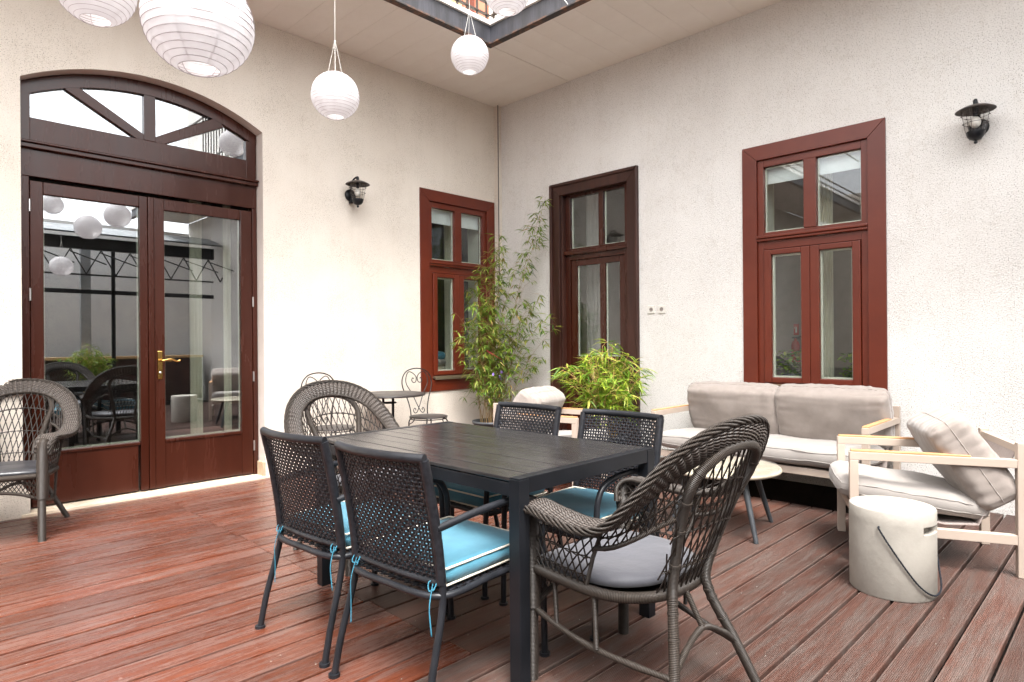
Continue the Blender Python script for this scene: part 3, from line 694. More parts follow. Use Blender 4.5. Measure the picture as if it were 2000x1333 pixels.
# ------------------------------------------------------------------ casement windows
def window(label, loc, rz, W, zb, zt, blind, n_sill=True):
    """local X along the wall, +Y into the wall, Z up"""
    t = thing('window', label, 'window', loc, rz)
    c = .128
    H = zt - zb
    for poly in ([(0, zt), (W, zt), (W - c, zt - c), (c, zt - c)], [(0, zb), (c, zb + c), (c, zt - c), (0, zt)],
                 [(W, zt), (W, zb), (W - c, zb + c), (W - c, zt - c)], [(0, zb), (W, zb), (W - c, zb + c), (c, zb + c)]):
        cx = sum(p[0] for p in poly) / 4; cz = sum(p[1] for p in poly) / 4
        pl_ = [(cx + (a - cx) * .9985, cz + (b - cz) * .9985) for a, b in poly]
        MB().prism(pl_, -.014, .028).build('casing', M['red'], t, bevel=.0018)
    def b(name, x0, x1, z0, z1, y0, y1, par=t, mat='red', bv=.003): return MB().bx(x0, x1, y0, y1, z0, z1).build(name, M[mat], par, bevel=bv)
    f = b('frame', c, c + .052, zb + c, zt - c, .012, .09); b('frame_side', W - c - .052, W - c, zb + c, zt - c, .012, .09, f)
    zl = 2.075                                  # underside of the transom moulding
    # top light
    b('rail', c + .052, W - c - .052, zt - c - .062, zt - c, .013, .088, f)
    b('rail', c + .052, W - c - .052, 2.128, 2.156, .016, .088, f)
    mz = W / 2
    b('mullion', mz - .05, mz + .05, 2.156, zt - c - .062, .010, .086, f)
    for x0, x1 in ((c + .054, mz - .052), (mz + .052, W - c - .054)):
        p = b('pane', x0, x1, 2.158, zt - c - .064, .046, .054, t, 'glass', 0)
        bb = MB(); g = .012; zz0, zz1 = 2.158, zt - c - .064
        bb.bx(x0, x0 + g, .056, .066, zz0, zz1); bb.bx(x1 - g, x1, .056, .066, zz0, zz1); bb.bx(x0 + g, x1 - g, .056, .066, zz0, zz0 + g); bb.bx(x0 + g, x1 - g, .056, .066, zz1 - g, zz1)
        bb.build('bead', M['lining'], p)
    lg = MB(); lg.bx(c - .002, W - c + .002, -.030, .03, 2.102, 2.126); lg.bx(c, W - c, -.018, .03, 2.078, 2.1018); lg.build('ledge', M['red'], t, bevel=.006)
    b('rail', c + .052, W - c - .052, 2.005, 2.076, .014, .088, f)
    # two casements
    zs0, zs1 = zb + c + .052, 2.000
    b('bottom_rail', c + .052, W - c - .052, zb + c, zs0, .014, .088, f)
    for x0, x1, gl, gr in ((c + .056, mz - .001, .062, .072), (mz + .001, W - c - .056, .072, .062)):
        s = b('sash', x0, x0 + gl, zs0, zs1, -.004, .07, t, 'red', .006)
        b('stile', x1 - gr, x1, zs0, zs1, -.004, .07, s, 'red', .006)
        b('rail', x0 + gl, x1 - gr, zs0, zs0 + .045, -.003, .069, s, 'red', .006); b('rail', x0 + gl, x1 - gr, zs1 - .045, zs1, -.003, .069, s, 'red', .006)
        b('pane', x0 + gl + .001, x1 - gr - .001, zs0 + .047, zs1 - .047, .028, .036, s, 'glass', 0)
        bb = MB(); a0, a1, q0, q1 = x0 + gl, x1 - gr, zs0 + .046, zs1 - .046; g = .014
        bb.bx(a0, a0 + g, .038, .062, q0, q1); bb.bx(a1 - g, a1, .038, .062, q0, q1); bb.bx(a0 + g, a1 - g, .038, .062, q0, q0 + g); bb.bx(a0 + g, a1 - g, .038, .062, q1 - g, q1)
        bb.build('bead', M['lining'], s)
    sl_ = MB(); sl_.bx(c + .05, W - c - .05, -.042, .012, zs0 - .036, zs0 - .026); sl_.bx(c + .05, W - c - .05, -.030, .012, zs0 - .026, zs0 - .012); sl_.bx(c + .05, W - c - .05, -.045, -.036, zs0 - .05, zs0 - .026)
    sl_.build('sill', M['bronze'], t, bevel=.002)
    ln = MB()                                    # cream lining of the inner reveal
    for x_ in (c + .002, W - c - .002): ln.add([(x_, .092, zb + c), (x_, .34, zb + c), (x_, .34, zt - c), (x_, .092, zt - c)], [(0, 1, 2, 3)])
    for z_ in (zb + c, zt - c): ln.add([(c, .092, z_), (W - c, .092, z_), (W - c, .34, z_), (c, .34, z_)], [(0, 1, 2, 3)])
    ln.build('inner_lining', M['lining'], t)
    if blind: b('blind', c + .05, W - c - .05, zt - c - blind, zt - c - .02, .098, .104, t, 'blind', 0)
    return t
window('red-brown window left of the corner, half hidden by the tall bamboo', (-1.222, 0, 0), 0, 1.144, .665, 2.932, .22)
window('red-brown window with bronze sill above the beige sofa', (0, -3.132, 0), -PI / 2, 1.137, .665, 2.922, .20)
curtain('pale curtain in the left casement of the window by the corner', (-.50, .44), (-.36, .47), .3, 3.0, .018, 4)
curtain('pale curtain hanging by the right casement of the window by the corner', (-.02, .44), (.08, .46), .3, 3.0, .015, 3)
curtain('cream curtain inside the right half of the window above the sofa', (.46, -3.74), (.44, -3.62), .3, 3.0, .014, 4)
curtain('thin cream curtain at the left of the window above the sofa', (.44, -3.235), (.44, -3.205), .3, 3.0, .008, 2)
# things standing inside
t = thing('fire_extinguisher', 'red fire extinguisher hanging behind the window above the sofa', 'fire extinguisher', (.93, -3.24, .99)); t.scale = (.66, .66, .66)
MB().lathe([(0, 0), (.055, .0), (.06, .02), (.06, .26), (.045, .31), (.02, .33), (.02, .36), (0, .36)], 20).build('bottle', M['extred'], t)
MB().tube(cat([(0, 0, .36), (.0, -.07, .39), (0, -.10, .30), (0, -.08, .1)], 6), .008, 6).build('hose', M['iron'], t)
MB().bx(-.01, .02, -.05, .05, .36, .385).build('valve', M['iron'], t)
mt_sign = M['extred']
t = thing('fire_sign', 'small red fire extinguisher sign with white bottle mark behind the sofa window', 'sign', (.95, -3.24, 1.315)); t.scale = (.5, .5, .5)
MB().bx(-.004, .004, -.05, .05, -.11, .11).build('plate', M['extred'], t)
mk = MB(); mk.bx(-.0065, -.0045, -.015, .015, -.06, .03); mk.bx(-.0065, -.0045, -.008, .008, .03, .05); mk.tube([(-.0055, .008, .045), (-.0055, .03, .05), (-.0055, .033, .01)], .003, 5); mk.build('mark', M['white'], t)
curtain('grey partition wall board behind the left casement above the sofa', (1.0, -4.4), (1.02, -3.0), 0, 3.0, .001, 3, 'linen', 'partition', 'partition')

# ------------------------------------------------------------------ single brown door in the right-hand wall
sdr = thing('panel_door', 'worn brown glazed door with moulded casing in the right-hand wall behind the bamboo', 'door', (0, -.864, 0), -PI / 2)
W = 1.176; c = .135; ZT = 3.0
def casing(poly):
    cx = sum(p[0] for p in poly) / 4; cz = sum(p[1] for p in poly) / 4
    return [(cx + (a - cx) * .999, cz + (b - cz) * .999) for a, b in poly]
for poly, poly2 in (([(0, 0), (c, 0), (c, ZT - c), (0, ZT)], [(0, 0), (.035, 0), (.035, ZT - .035), (0, ZT)]),
             ([(W, 0), (W - c, 0), (W - c, ZT - c), (W, ZT)], [(W, 0), (W - .035, 0), (W - .035, ZT - .035), (W, ZT)]),
             ([(0, ZT), (W, ZT), (W - c, ZT - c), (c, ZT - c)], [(0, ZT), (W, ZT), (W - .035, ZT - .035), (.035, ZT - .035)])):
    o = MB().prism(casing(poly), -.018, .02).build('casing', M['brownold'], sdr, bevel=.003)
    MB().prism(casing(poly2), -.038, -.018).build('moulding', M['brownold'], o, bevel=.008)
    s3 = [(a * .93 + q[0] * .07, bz) for (a, bz), q in zip(poly2, poly2)]
for x0, x1 in ((c, c + .02), (W - c - .02, W - c)): MB().bx(x0, x1, .02, .12, 0, ZT - c).build('jamb', M['brownold'], sdr, bevel=.002)
MB().bx(c, W - c, .02, .12, ZT - c - .0, ZT - c + .02).build('jamb_head', M['brownold'], sdr)
def b(name, x0, x1, z0, z1, y0, y1, par=sdr, mat='brown', bv=.003): return MB().bx(x0, x1, y0, y1, z0, z1).build(name, M[mat], par, bevel=bv)
fr = b('frame', c + .02, c + .085, 0, ZT - c, .07, .13); b('frame_side', W - c - .085, W - c - .02, 0, ZT - c, .07, .13, fr)
b('rail', c + .085, W - c - .085, 2.835, ZT - c, .072, .13, fr); b('rail', c + .085, W - c - .085, 2.13, 2.262, .072, .13, fr)
b('ledge', c + .02, W - c - .02, 2.185, 2.235, .035, .073, sdr, 'brown', .008)
b('mullion', .617, .677, 2.262, 2.835, .071, .128, fr)
for q0, q1, q2, q3 in ((c + .085, .617, 2.262, 2.835), (.677, W - c - .085, 2.262, 2.835), (c + .165, .617, 1.05, 2.06), (.690, W - c - .165, 1.05, 2.06)):
    g_ = .011; bb = MB(); bb.bx(q0, q0 + g_, .1115, .124, q2, q3); bb.bx(q1 - g_, q1, .1115, .124, q2, q3); bb.bx(q0 + g_, q1 - g_, .1115, .124, q2, q2 + g_); bb.build('bead', M['lining'], fr)
b('pane', c + .087, .615, 2.264, 2.833, .098, .104, sdr, 'glass', 0); b('pane', .679, W - c - .087, 2.264, 2.833, .098, .104, sdr, 'glass', 0)
lf = b('door_leaf', c + .14, W - c - .14, .12, .95, .10, .125)
b('stile', c + .088, c + .165, 0.02, 2.128, .088, .13, lf); b('stile', W - c - .165, W - c - .088, .02, 2.128, .088, .13, lf)
b('rail', c + .165, W - c - .165, 2.06, 2.128, .089, .129, lf); b('rail', c + .165, W - c - .165, .95, 1.05, .089, .129, lf); b('rail', c + .165, W - c - .165, .02, .14, .089, .129, lf)
b('mullion', .617, .690, 1.05, 2.06, .088, .128, lf)
b('pane', c + .167, .615, 1.052, 2.058, .104, .110, lf, 'glass', 0); b('pane', .692, W - c - .167, 1.052, 2.058, .104, .110, lf, 'glass', 0)
curtain('pale grey curtain behind the left panes of the brown single door', (.40, -1.06), (.40, -1.26), .1, 3.0, .004, 3, 'linenlight')
# ================================================================== FURNITURE
def cushion(hx, hy, hz, r, puff=.25, pinch=.4, n=22, seed=0, wr=.006, seam=True, nz=8, sag=0):
    """soft box: rounded edges, bulging faces, pinched corners, wrinkles running in from the seam"""
    mb = MB(); rr = min(r, hz * .95)
    axes = [(hx, hy, hz)]
    def P(a, b, c):                      # -1..1 cube surface
        p = Vector((a * hx, b * hy, c * hz))
        inner = Vector((max(-hx + rr, min(hx - rr, p.x)), max(-hy + rr, min(hy - rr, p.y)), max(-hz + rr, min(hz - rr, p.z))))
        d = p - inner
        if d.length > 1e-9: p = inner + d.normalized() * rr
        e = (1 - a * a) * (1 - b * b)
        k = 1 + puff * e ** .6 - pinch * (abs(a) ** 6) * (abs(b) ** 6)
        p.z *= k
        edge = max(abs(a), abs(b))
        # sides bow in between the corners
        p.x *= 1 - .045 * (1 - b * b) * abs(a) ** 3 * (1 - c * c) * 0; 
        p.x *= 1 + .03 * (1 - b * b) * abs(a) ** 3; p.y *= 1 + .03 * (1 - a * a) * abs(b) ** 3
        q = Vector((p.x * 9 + seed * 7.1, p.y * 9, p.z * 9))
        w1 = noise.noise(q * .6) * wr * 1.8 + noise.noise(Vector((q.x * .5, q.y * 3.5, seed))) * wr * edge ** 3 + noise.noise(Vector((q.x * 3.5, q.y * .5, seed + 3))) * wr * edge ** 3
        p.z += w1 * (1 if c > 0 else -1) * (1 if abs(c) > .2 else .0)
        s_ = noise.noise(Vector((a * hx * 38, b * hy * 38, seed + p.z * 6)))
        if edge > .86 and r > 0: 
            o = Vector((p.x / hx, p.y / hy, 0)); p += o * s_ * wr * .9
        p.z -= sag * e
        return p
    K = [-1 + 2 * i / n for i in range(n + 1)]
    K = [math.copysign(abs(k) ** .8, k) for k in K]
    Z = [-1 + 2 * i / nz for i in range(nz + 1)]
    for c in (-1, 1):
        V = [P(a, b, c) for a in K for b in K]
        F = [(i * (n + 1) + j, (i + 1) * (n + 1) + j, (i + 1) * (n + 1) + j + 1, i * (n + 1) + j + 1) for i in range(n) for j in range(n)]
        if c < 0: F = [tuple(reversed(f)) for f in F]
        mb.add(V, F, None, True)
    ring = [(a, -1) for a in K] + [(1, b) for b in K[1:]] + [(a, 1) for a in reversed(K[:-1])] + [(-1, b) for b in reversed(K[1:-1])]
    m_ = len(ring); V = [P(a, b, c) for c in Z for a, b in ring]
    mb.add(V, [(i * m_ + j, i * m_ + (j + 1) % m_, (i + 1) * m_ + (j + 1) % m_, (i + 1) * m_ + j) for i in range(nz) for j in range(m_)], None, True)
    return mb, P
def fused(mb, name, mat, par):
    me = mb.mesh(name, mat); bm = bmesh.new(); bm.from_mesh(me)
    bmesh.ops.remove_doubles(bm, verts=bm.verts, dist=2e-4); bmesh.ops.recalc_face_normals(bm, faces=bm.faces); bm.to_mesh(me); bm.free()
    return link(name, me, par)

# ------------------------------------------------------------------ dining table
tb = thing('dining_table', 'long black slatted dining table in the middle of the deck', 'table', (-3.485, -3.372, 0), R(-.3))
hx, hy = .432, .715
lg = MB().bx(-.026, .026, -.026, .026, 0, .735).mesh('leg', M['tableframe'], .002)
for sx in (-1, 1):
    for sy in (-1, 1): link('leg', lg, tb, loc=(sx * (hx - .026), sy * (hy - .026), 0))
for sy in (-1, 1): MB().bx(-hx + .053, hx - .053, sy * (hy - .002), sy * (hy - .045), .684, .742).build('end_rail', M['tableframe'], tb, bevel=.002)
for sy in (-1, 1):
    for sx in (-1, 1): MB().bx(sx * (hx - .0005), sx * (hx - .0525), sy * (hy - .0012), sy * (hy - .046), .7352, .742).build('corner_cap', M['tableframe'], tb, bevel=.0015)
for sx in (-1, 1): MB().bx(sx * (hx - .004), sx * (hx - .044), -hy + .053, hy - .053, .672, .720).build('side_rail', M['tableframe'], tb, bevel=.002)
npk = 9; pw = 2 * hx / npk
pk = MB().bx(-pw / 2 + .0026, pw / 2 - .0026, -hy + .0475, hy - .0475, .7265, .7405).mesh('plank', M['tabletop'], .0018)
for i in range(npk): link('plank', pk, tb, loc=(-hx + pw * (i + .5), 0, random.uniform(-.0006, .0006)))

# ------------------------------------------------------------------ woven dining chair
def ribbons(surf, nu, nv, wu, wv, amp, th=.0016, sub=1):
    """woven mesh: nv strands running along u, nu strands along v; surf(u,v)->(pos, normal), u,v in 0..1"""
    mb = MB()
    def strand(fn, width_dir, half):
        V = []
        for (p, nrm, wd) in fn:
            a = p + wd * half + nrm * th; b = p - wd * half + nrm * th; c = p - wd * half - nrm * th; d = p + wd * half - nrm * th
            V += [a, b, c, d]
        F = []
        for i in range(len(fn) - 1):
            q = i * 4
            F += [(q, q + 1, q + 5, q + 4), (q + 1, q + 2, q + 6, q + 5), (q + 2, q + 3, q + 7, q + 6), (q + 3, q, q + 4, q + 7)]
        mb.add(V, F, None, True)
    e = 1e-3
    for j in range(nv):
        v = (j + .5) / nv; L = []
        for i in range(nu + 1):
            u = min(1, max(0, i / nu)); 
            for h in ((0,) if sub == 1 else (0, .5)):
                uu = min(1, u + h / nu); p, n_ = surf(uu, v); q, _ = surf(uu, min(1, v + e)); q2, _ = surf(uu, max(0, v - e))
                s = math.cos(PI * (i + h)) * (1 if j % 2 else -1)
                L.append((p + n_ * amp * s, n_, (q - q2).normalized()))
        strand(L, None, wv)
    for i in range(nu):
        u = (i + .5) / nu; L = []
        for j in range(nv + 1):
            v = j / nv; p, n_ = surf(u, v); q, _ = surf(min(1, u + e), v); q2, _ = surf(max(0, u - e), v)
            s = math.cos(PI * j) * (1 if i % 2 else -1)
            L.append((p + n_ * amp * s, n_, (q - q2).normalized()))
        strand(L, None, wu)
    return mb
def make_dining_chair(label):
    t = thing('dining_chair', label, 'chair', group='woven dining chairs with teal cushions round the black table')
    zt, zb = .842, .425
    def side(y):
        return cat([(-.318, y * 1.06, 0), (-.288, y * 1.05, .14), (-.240, y * 1.02, .31), (-.226, y, .40), (-.236, y, .52), (-.262, y, .68), (-.302, y, zt)], 6)
    Y = .232
    for sy in (-1, 1):
        MB().tube(side(sy * Y), .0128, 10).build('rear_leg', M['chairmetal'], t)
        MB().tube(cat([(.292, sy * .258, 0), (.286, sy * .258, .25), (.276, sy * .260, .50), (.262, sy * .262, .575), (.215, sy * .264, .622), (.10, sy * .264, .643), (-.08, sy * .256, .637), (-.255, sy * (Y + .004), .612)], 7), .0132, 10).build('arm', M['chairmetal'], t)
    gl = MB().cyl((0, 0, 0), .021, 0, .012, 14).mesh('foot', M['chairmetal'])
    for x_, y_ in ((-.318, Y * 1.06), (-.318, -Y * 1.06), (.292, .258), (.292, -.258)): link('foot', gl, t, loc=(x_, y_, 0))
    top = [(-.302 - .038 * (1 - (k / 10) ** 2), k / 10 * Y, zt + .004) for k in range(-10, 11)]
    MB().tube(top, .0165, 12).build('top_rail', M['chairmetal'], t)
    def sb(u, v):
        y = (2 * u - 1) * (Y - .008); z = zb + (zt - zb) * v
        x = -.229 - .073 * v ** 1.4 - .038 * (1 - (2 * u - 1) ** 2) * (.35 + .65 * v)
        return Vector((x, y, z)), Vector((1, (2 * u - 1) * -.22, .16)).normalized()
    w_ = ribbons(sb, 32, 29, .0039, .0038, .0020).build('woven_back', M['chairweave'], t, kind='stuff')
    for sy in (-1, 1):
        MB().tube([sb(.5 + sy * .5, k / 12)[0] + Vector((0, sy * .004, 0)) for k in range(13)], .0175, 10).build('back_binding', M['chairweave'], t)
    bot = [sb(k / 12, 0)[0] for k in range(13)]; MB().tube(bot, .011, 8).build('lower_rail', M['chairmetal'], t)
    fr = cat([(-.232, -.228, .385), (.0, -.245, .388), (.20, -.25, .39), (.255, -.225, .392), (.268, 0, .394), (.255, .225, .392), (.20, .25, .39), (0, .245, .388), (-.232, .228, .385), (-.262, 0, .384)], 5, True)
    MB().tube(fr, .0125, 8, closed=True).build('seat_frame', M['chairmetal'], t)
    def ss(u, v): return Vector((-.235 + .49 * u, (2 * v - 1) * .235, .392)), Vector((0, 0, 1))
    ribbons(ss, 24, 22, .006, .006, .002).build('woven_seat', M['chairweave'], t, kind='stuff')
    mb, P = cushion(.232, .226, .031, .03, .30, .25, 20, seed=1, wr=.004, nz=4)
    c = fused(mb, 'cushion', M['teal'], t); c.location = (.022, 0, .437)
    for c_ in (-1, 1):
        ring = []
        for k in range(72):
            a = 2 * PI * k / 72; ca, sa = math.cos(a), math.sin(a); ex = .28
            a_ = math.copysign(abs(ca) ** ex, ca); b_ = math.copysign(abs(sa) ** ex, sa)
            m_ = max(abs(a_), abs(b_)); a_, b_ = a_ / m_, b_ / m_
            ring.append(Vector((a_ * .229, b_ * .223, c_ * .0275)))
        ring = [Vector((math.copysign(min(abs(p.x), .2325), p.x), p.y, p.z)) for p in ring]
        # round the corners
        rr = [(ring[(i - 1) % 72] + ring[i] * 2 + ring[(i + 1) % 72]) / 4 for i in range(72)]
        o = MB().tube(rr, .0042, 6, closed=True).build('piping', M['piping'], c)
    for sy in (-1, 1):
        yy = sy * .205; tm = MB(); x0 = -.225
        tm.tube(cat([(x0, yy, .43), (x0 - .018, yy + sy * .016, .43), (x0 - .03, yy + sy * .013, .408), (x0 - .018, yy - sy * .006, .41), (x0 - .01, yy, .43)], 6), .0022, 5)
        tm.tube(cat([(x0, yy, .43), (x0 - .02, yy - sy * .018, .427), (x0 - .027, yy - sy * .01, .40), (x0 - .012, yy + sy * .003, .41)], 6), .0022, 5)
        tm.tube(cat([(x0 - .02, yy, .425), (x0 - .042, yy + sy * .006, .35), (x0 - .038, yy + sy * .012, .26), (x0 - .042, yy + sy * .008, .19 if sy > 0 else .33)], 6), .0020, 5)
        tm.build('tie', M['tie'], t)
    return t
dc = make_dining_chair('woven chair with teal cushion on the left side of the table, nearer the camera')
dc.location = (-3.975, -3.735, 0); dc.rotation_euler = (0, 0, R(4.5))
dup(dc, (-3.995, -3.155, 0), R(3.5), 'woven chair with teal cushion on the left side of the table, nearer the double door')
dup(dc, (-3.145, -3.77, 0), R(180 + 1.5), 'woven dining chair with teal cushion across the table, the one beside the sofa')
dup(dc, (-3.165, -3.145, 0), R(180 + .5), 'woven dining chair across the table, the one in front of the tall corner bamboo')

# ------------------------------------------------------------------ wicker armchair
def make_wicker(label, pad, group='wicker armchairs with rolled rims'):
    t = thing('wicker_armchair', label, 'armchair', group=group)
    half = [(.27, .262, .545), (.272, .272, .605), (.22, .288, .640), (.10, .304, .632), (-.04, .318, .628), (-.15, .325, .658), (-.245, .308, .745), (-.325, .250, .845), (-.385, .140, .912), (-.408, 0, .932)]
    full = [Vector(p) for p in half] + [Vector((p[0], -p[1], p[2])) for p in reversed(half[:-1])]
    rim = Curve(full, 12)
    def wide(p):
        k = max(0, min(1, (p.z - .65) / .26)); y = p.y / .3
        return Vector((-.30 * k, y * (1.0 - .25 * k), .95 * k ** 1.2 - .18 * (1 - k)))
    pts = resample(rim.P, .0045); W_ = [wide(p) for p in pts]
    Lr = rim.L[-1]
    def rf(L): return 1 + .85 * (abs(math.sin(PI * L * 38)) ** .6 - .6)
    o = MB().tube(pts, .045, 14, rf=rf, wide=W_, flat=.30).build('rim', M['rim'], t)
    rad = [ (Wv - (pts[min(i + 1, len(pts) - 1)] - pts[max(i - 1, 0)]).normalized() * Wv.dot((pts[min(i + 1, len(pts) - 1)] - pts[max(i - 1, 0)]).normalized())).normalized() for i, Wv in enumerate(W_)]
    br = MB()
    for k in range(5):                    # plaited outer edge
        path = []
        for i in range(0, len(pts), 2):
            L = Lr * i / (len(pts) - 1); ph = 2 * PI * (L / .17 + k / 5)
            tt = (pts[min(i + 1, len(pts) - 1)] - pts[max(i - 1, 0)]).normalized(); nn = tt.cross(rad[i])
            path.append(pts[i] + rad[i] * (.043 + .009 * math.cos(ph)) + nn * .011 * math.sin(ph))
        br.tube(path, .0046, 6)
    br.build('braid', M['wicker'], t)
    inner = [p - r_ * .043 for p, r_ in zip(pts, rad)]
    MB().tube(inner[::2], .0105, 8).build('inner_rim', M['wicker'], t)
    # seat
    sh = [(.262, .262, .405), (.12, .275, .405), (-.02, .268, .40), (-.11, .228, .395), (-.175, .13, .39), (-.192, 0, .388)]
    seat = Curve([Vector(p) for p in sh] + [Vector((p[0], -p[1], p[2])) for p in reversed(sh[:-1])], 8)
    MB().tube(seat.P, .0185, 10).build('seat_rim', M['wicker'], t)
    MB().tube([(.262, -.262, .405), (.285, -.12, .405), (.29, 0, .405), (.285, .12, .405), (.262, .262, .405)], .0185, 10).build('front_rim', M['wicker'], t)
    sp = MB(); P_ = [p for p in seat.P]; c0 = (.0, 0, .392)
    sp.add([c0] + [p for p in P_] , [(0, i + 1, i + 2) for i in range(len(P_) - 1)] + [(0, len(P_), 1)]); sp.add([(.285, -.25, .396), (.285, .25, .396), (.0, .25, .394), (0, -.25, .394)], [(0, 1, 2, 3)])
    sp.build('seat_panel', M['strand'], t)
    ic = inner; ni = len(ic) - 1
    def surf(s, v):
        a = ic[int(round(s * ni))]; f = s * ni; i0 = min(ni - 1, int(f)); a = ic[i0].lerp(ic[i0 + 1], f - i0)
        b = seat(s); p = a.lerp(b, v); bl = math.sin(PI * v) * .012
        o_ = Vector((p.x, p.y, 0)); 
        return p + (o_.normalized() * bl if o_.length > .05 else Vector((0, 0, 0)))
    def vmax(s): return .36 if (.205 < s < .385 or .615 < s < .795) else 1.0
    lat = MB(); NS = 48; dr = .085
    for fam in (-1, 1):
        for k in range(-8, NS + 8):
            path = []
            for j in range(15):
                v = j / 14; s = k / NS + fam * dr * (v - .5)
                if 0.005 <= s <= .995 and v <= vmax(s) + 1e-6:
                    p = surf(s, v); o_ = Vector((p.x, p.y, 0)).normalized(); path.append(p + o_ * .0028 * fam)
                else:
                    if len(path) > 1: lat.tube(path, .0029, 4, caps=False)
                    path = []
            if len(path) > 1: lat.tube(path, .0029, 4, caps=False)
    for v in (.22, .52, .80):
        for ph in (0, PI):
            path = []
            for j in range(150):
                s = .008 + .984 * j / 149
                if v <= vmax(s):
                    p = surf(s, v); o_ = Vector((p.x, p.y, 0)).normalized(); path.append(p + o_ * .004 * math.cos(j * .9 + ph) + Vector((0, 0, .003 * math.sin(j * .9 + ph))))
                else:
                    if len(path) > 2: lat.tube(path, .0024, 4, caps=False)
                    path = []
            if len(path) > 2: lat.tube(path, .0024, 4, caps=False)
    lat.build('lattice', M['strand'], t, kind='stuff')
    for s0, s1 in ((.205, .385), (.615, .795)):
        MB().tube([surf(s0 + (s1 - s0) * j / 8, .37) for j in range(9)], .0085, 7).build('side_bar', M['wicker'], t)
        e_ = s0 if s0 < .5 else s1
        MB().tube([surf(e_, .02), surf(e_, .5), surf(e_, 1)], .0072, 7).build('side_post', M['wicker'], t)
    # back hoop that becomes the rear legs
    hp = [(-.325, .262, 0), (-.275, .180, .19), (-.222, .108, .36), (-.222, .103, .46), (-.282, .145, .66), (-.342, .172, .79), (-.388, .118, .868), (-.402, 0, .893)]
    hoop = cat([Vector(p) for p in hp] + [Vector((p[0], -p[1], p[2])) for p in reversed(hp[:-1])], 8)
    MB().tube(hoop, .0168, 12).build('back_hoop', M['wicker'], t)
    hc = Curve([Vector(p) for p in hp] + [Vector((p[0], -p[1], p[2])) for p in reversed(hp[:-1])], 8)
    for s in (.14, .175, .19, .25, .31, .36, .41, .59, .64, .69, .75, .81, .825, .86):
        MB().tube([hc(s), hc(s + .004)], .0190, 12).build('binding', M['wicker'], t)
    for sy in (-1, 1):
        MB().tube(cat([(.272, sy * .262, 0), (.270, sy * .262, .25), (.268, sy * .264, .40), (.268, sy * .266, .56)], 5), .0225, 12).build('front_leg', M['wicker'], t)
        MB().tube(cat([(.268, sy * .262, .265), (.268, sy * .264, .40), (.270, sy * .268, .58), (.25, sy * .276, .625)], 5), .029, 12, rf=lambda L: 1 + .12 * abs(math.sin(PI * L * 40))).build('leg_wrap', M['wicker'], t)
        MB().tube(cat([(.268, sy * .262, .262), (.15, sy * .262, .232), (0, sy * .252, .205), (-.15, sy * .215, .185), (-.278, sy * .186, .178)], 5), .0105, 8, rf=lambda L: 1 + .12 * math.sin(2 * PI * L * 70)).build('stretcher', M['wicker'], t)
        for x_, z_ in ((.15, .235), (-.03, .212)): MB().tube([(x_, sy * .258, z_), (x_, sy * .268, .395)], .0085, 8).build('spindle', M['wicker'], t)
    MB().tube(cat([(-.276, -.184, .18), (-.268, -.11, .235), (-.262, 0, .278), (-.268, .11, .235), (-.276, .184, .18)], 6), .0105, 8, rf=lambda L: 1 + .12 * math.sin(2 * PI * L * 70)).build('rear_arch', M['wicker'], t)
    MB().tube([(-.262, 0, .28), (-.20, 0, .385)], .0095, 8).build('spindle', M['wicker'], t)
    ap = [(.268, -.245, .265), (.276, -.14, .305), (.28, 0, .322), (.276, .14, .305), (.268, .245, .265)]
    arch = Curve(ap, 8); MB().tube(arch.P, .0105, 8).build('front_arch', M['wicker'], t)
    al = MB()
    for fam in (-1, 1):
        for k in range(-3, 26):
            y0 = -.25 + k * .0215; path = []
            for j in range(7):
                v = j / 6; y = y0 + fam * .06 * (v - .5)
                if abs(y) < .245:
                    zb = arch((y + .245) / .49).z; path.append((.278 + .002 * fam, y, .40 + (zb - .40) * v))
            if len(path) > 1: al.tube(path, .0026, 4, caps=False)
    al.build('apron_lattice', M['strand'], t, kind='stuff')
    # loose seat pad, D-shaped
    pd = MB(); ring = [p for p in seat.P]; ring = [Vector((p.x * .93 + .012, p.y * .93, 0)) for p in ring]; ring = [Vector((.262, ring[0].y * .96, 0))] + ring[1:-1] + [Vector((.262, ring[-1].y * .96, 0))]
    ring = resample(ring, .02) + [Vector((.272, -.12, 0)), Vector((.275, 0, 0)), Vector((.272, .12, 0))]
    prof = [(.90, -.024), (1, -.016), (1.012, -.004), (.995, .007), (.94, .014), (.82, .018), (.6, .019), (.3, .018), (.02, .018)]
    V = []; m_ = len(ring); cc = Vector((.03, 0, 0))
    for k, (a, z) in enumerate(prof):
        for p in ring:
            q = cc + (p - cc) * a; q.z = .432 + z + noise.noise(Vector((q.x * 8, q.y * 8, 2))) * .005 * (a < .97)
            V.append(q)
    pd.add(V, [(i * m_ + j, i * m_ + (j + 1) % m_, (i + 1) * m_ + (j + 1) % m_, (i + 1) * m_ + j) for i in range(len(prof) - 1) for j in range(m_)], None, True)
    pd.add(V[-m_:], [tuple(range(m_))])
    pd.build('seat_pad', M[pad], t)
    return t
wk = make_wicker('brown wicker armchair in the foreground at the near end of the table, grey pad', 'greycush')
wk.location = (-3.575, -4.335, 0); wk.rotation_euler = (0, 0, R(90 - 4))
def face(dx, dy): return math.atan2(dy, dx)
w2 = dup(wk, (-3.475, -2.40, 0), face(.0, -1), 'brown wicker armchair at the far end of the black table by the bistro chair')
w3 = dup(wk, (-4.880, -.405, 0), face(-.39, -.92), 'brown wicker armchair with dark pad standing in front of the double door')
for c in w3.children:
    if c.name.startswith('seat_pad'): c.data = c.data.copy(); c.data.materials.clear(); c.data.materials.append(M['darkpad'])

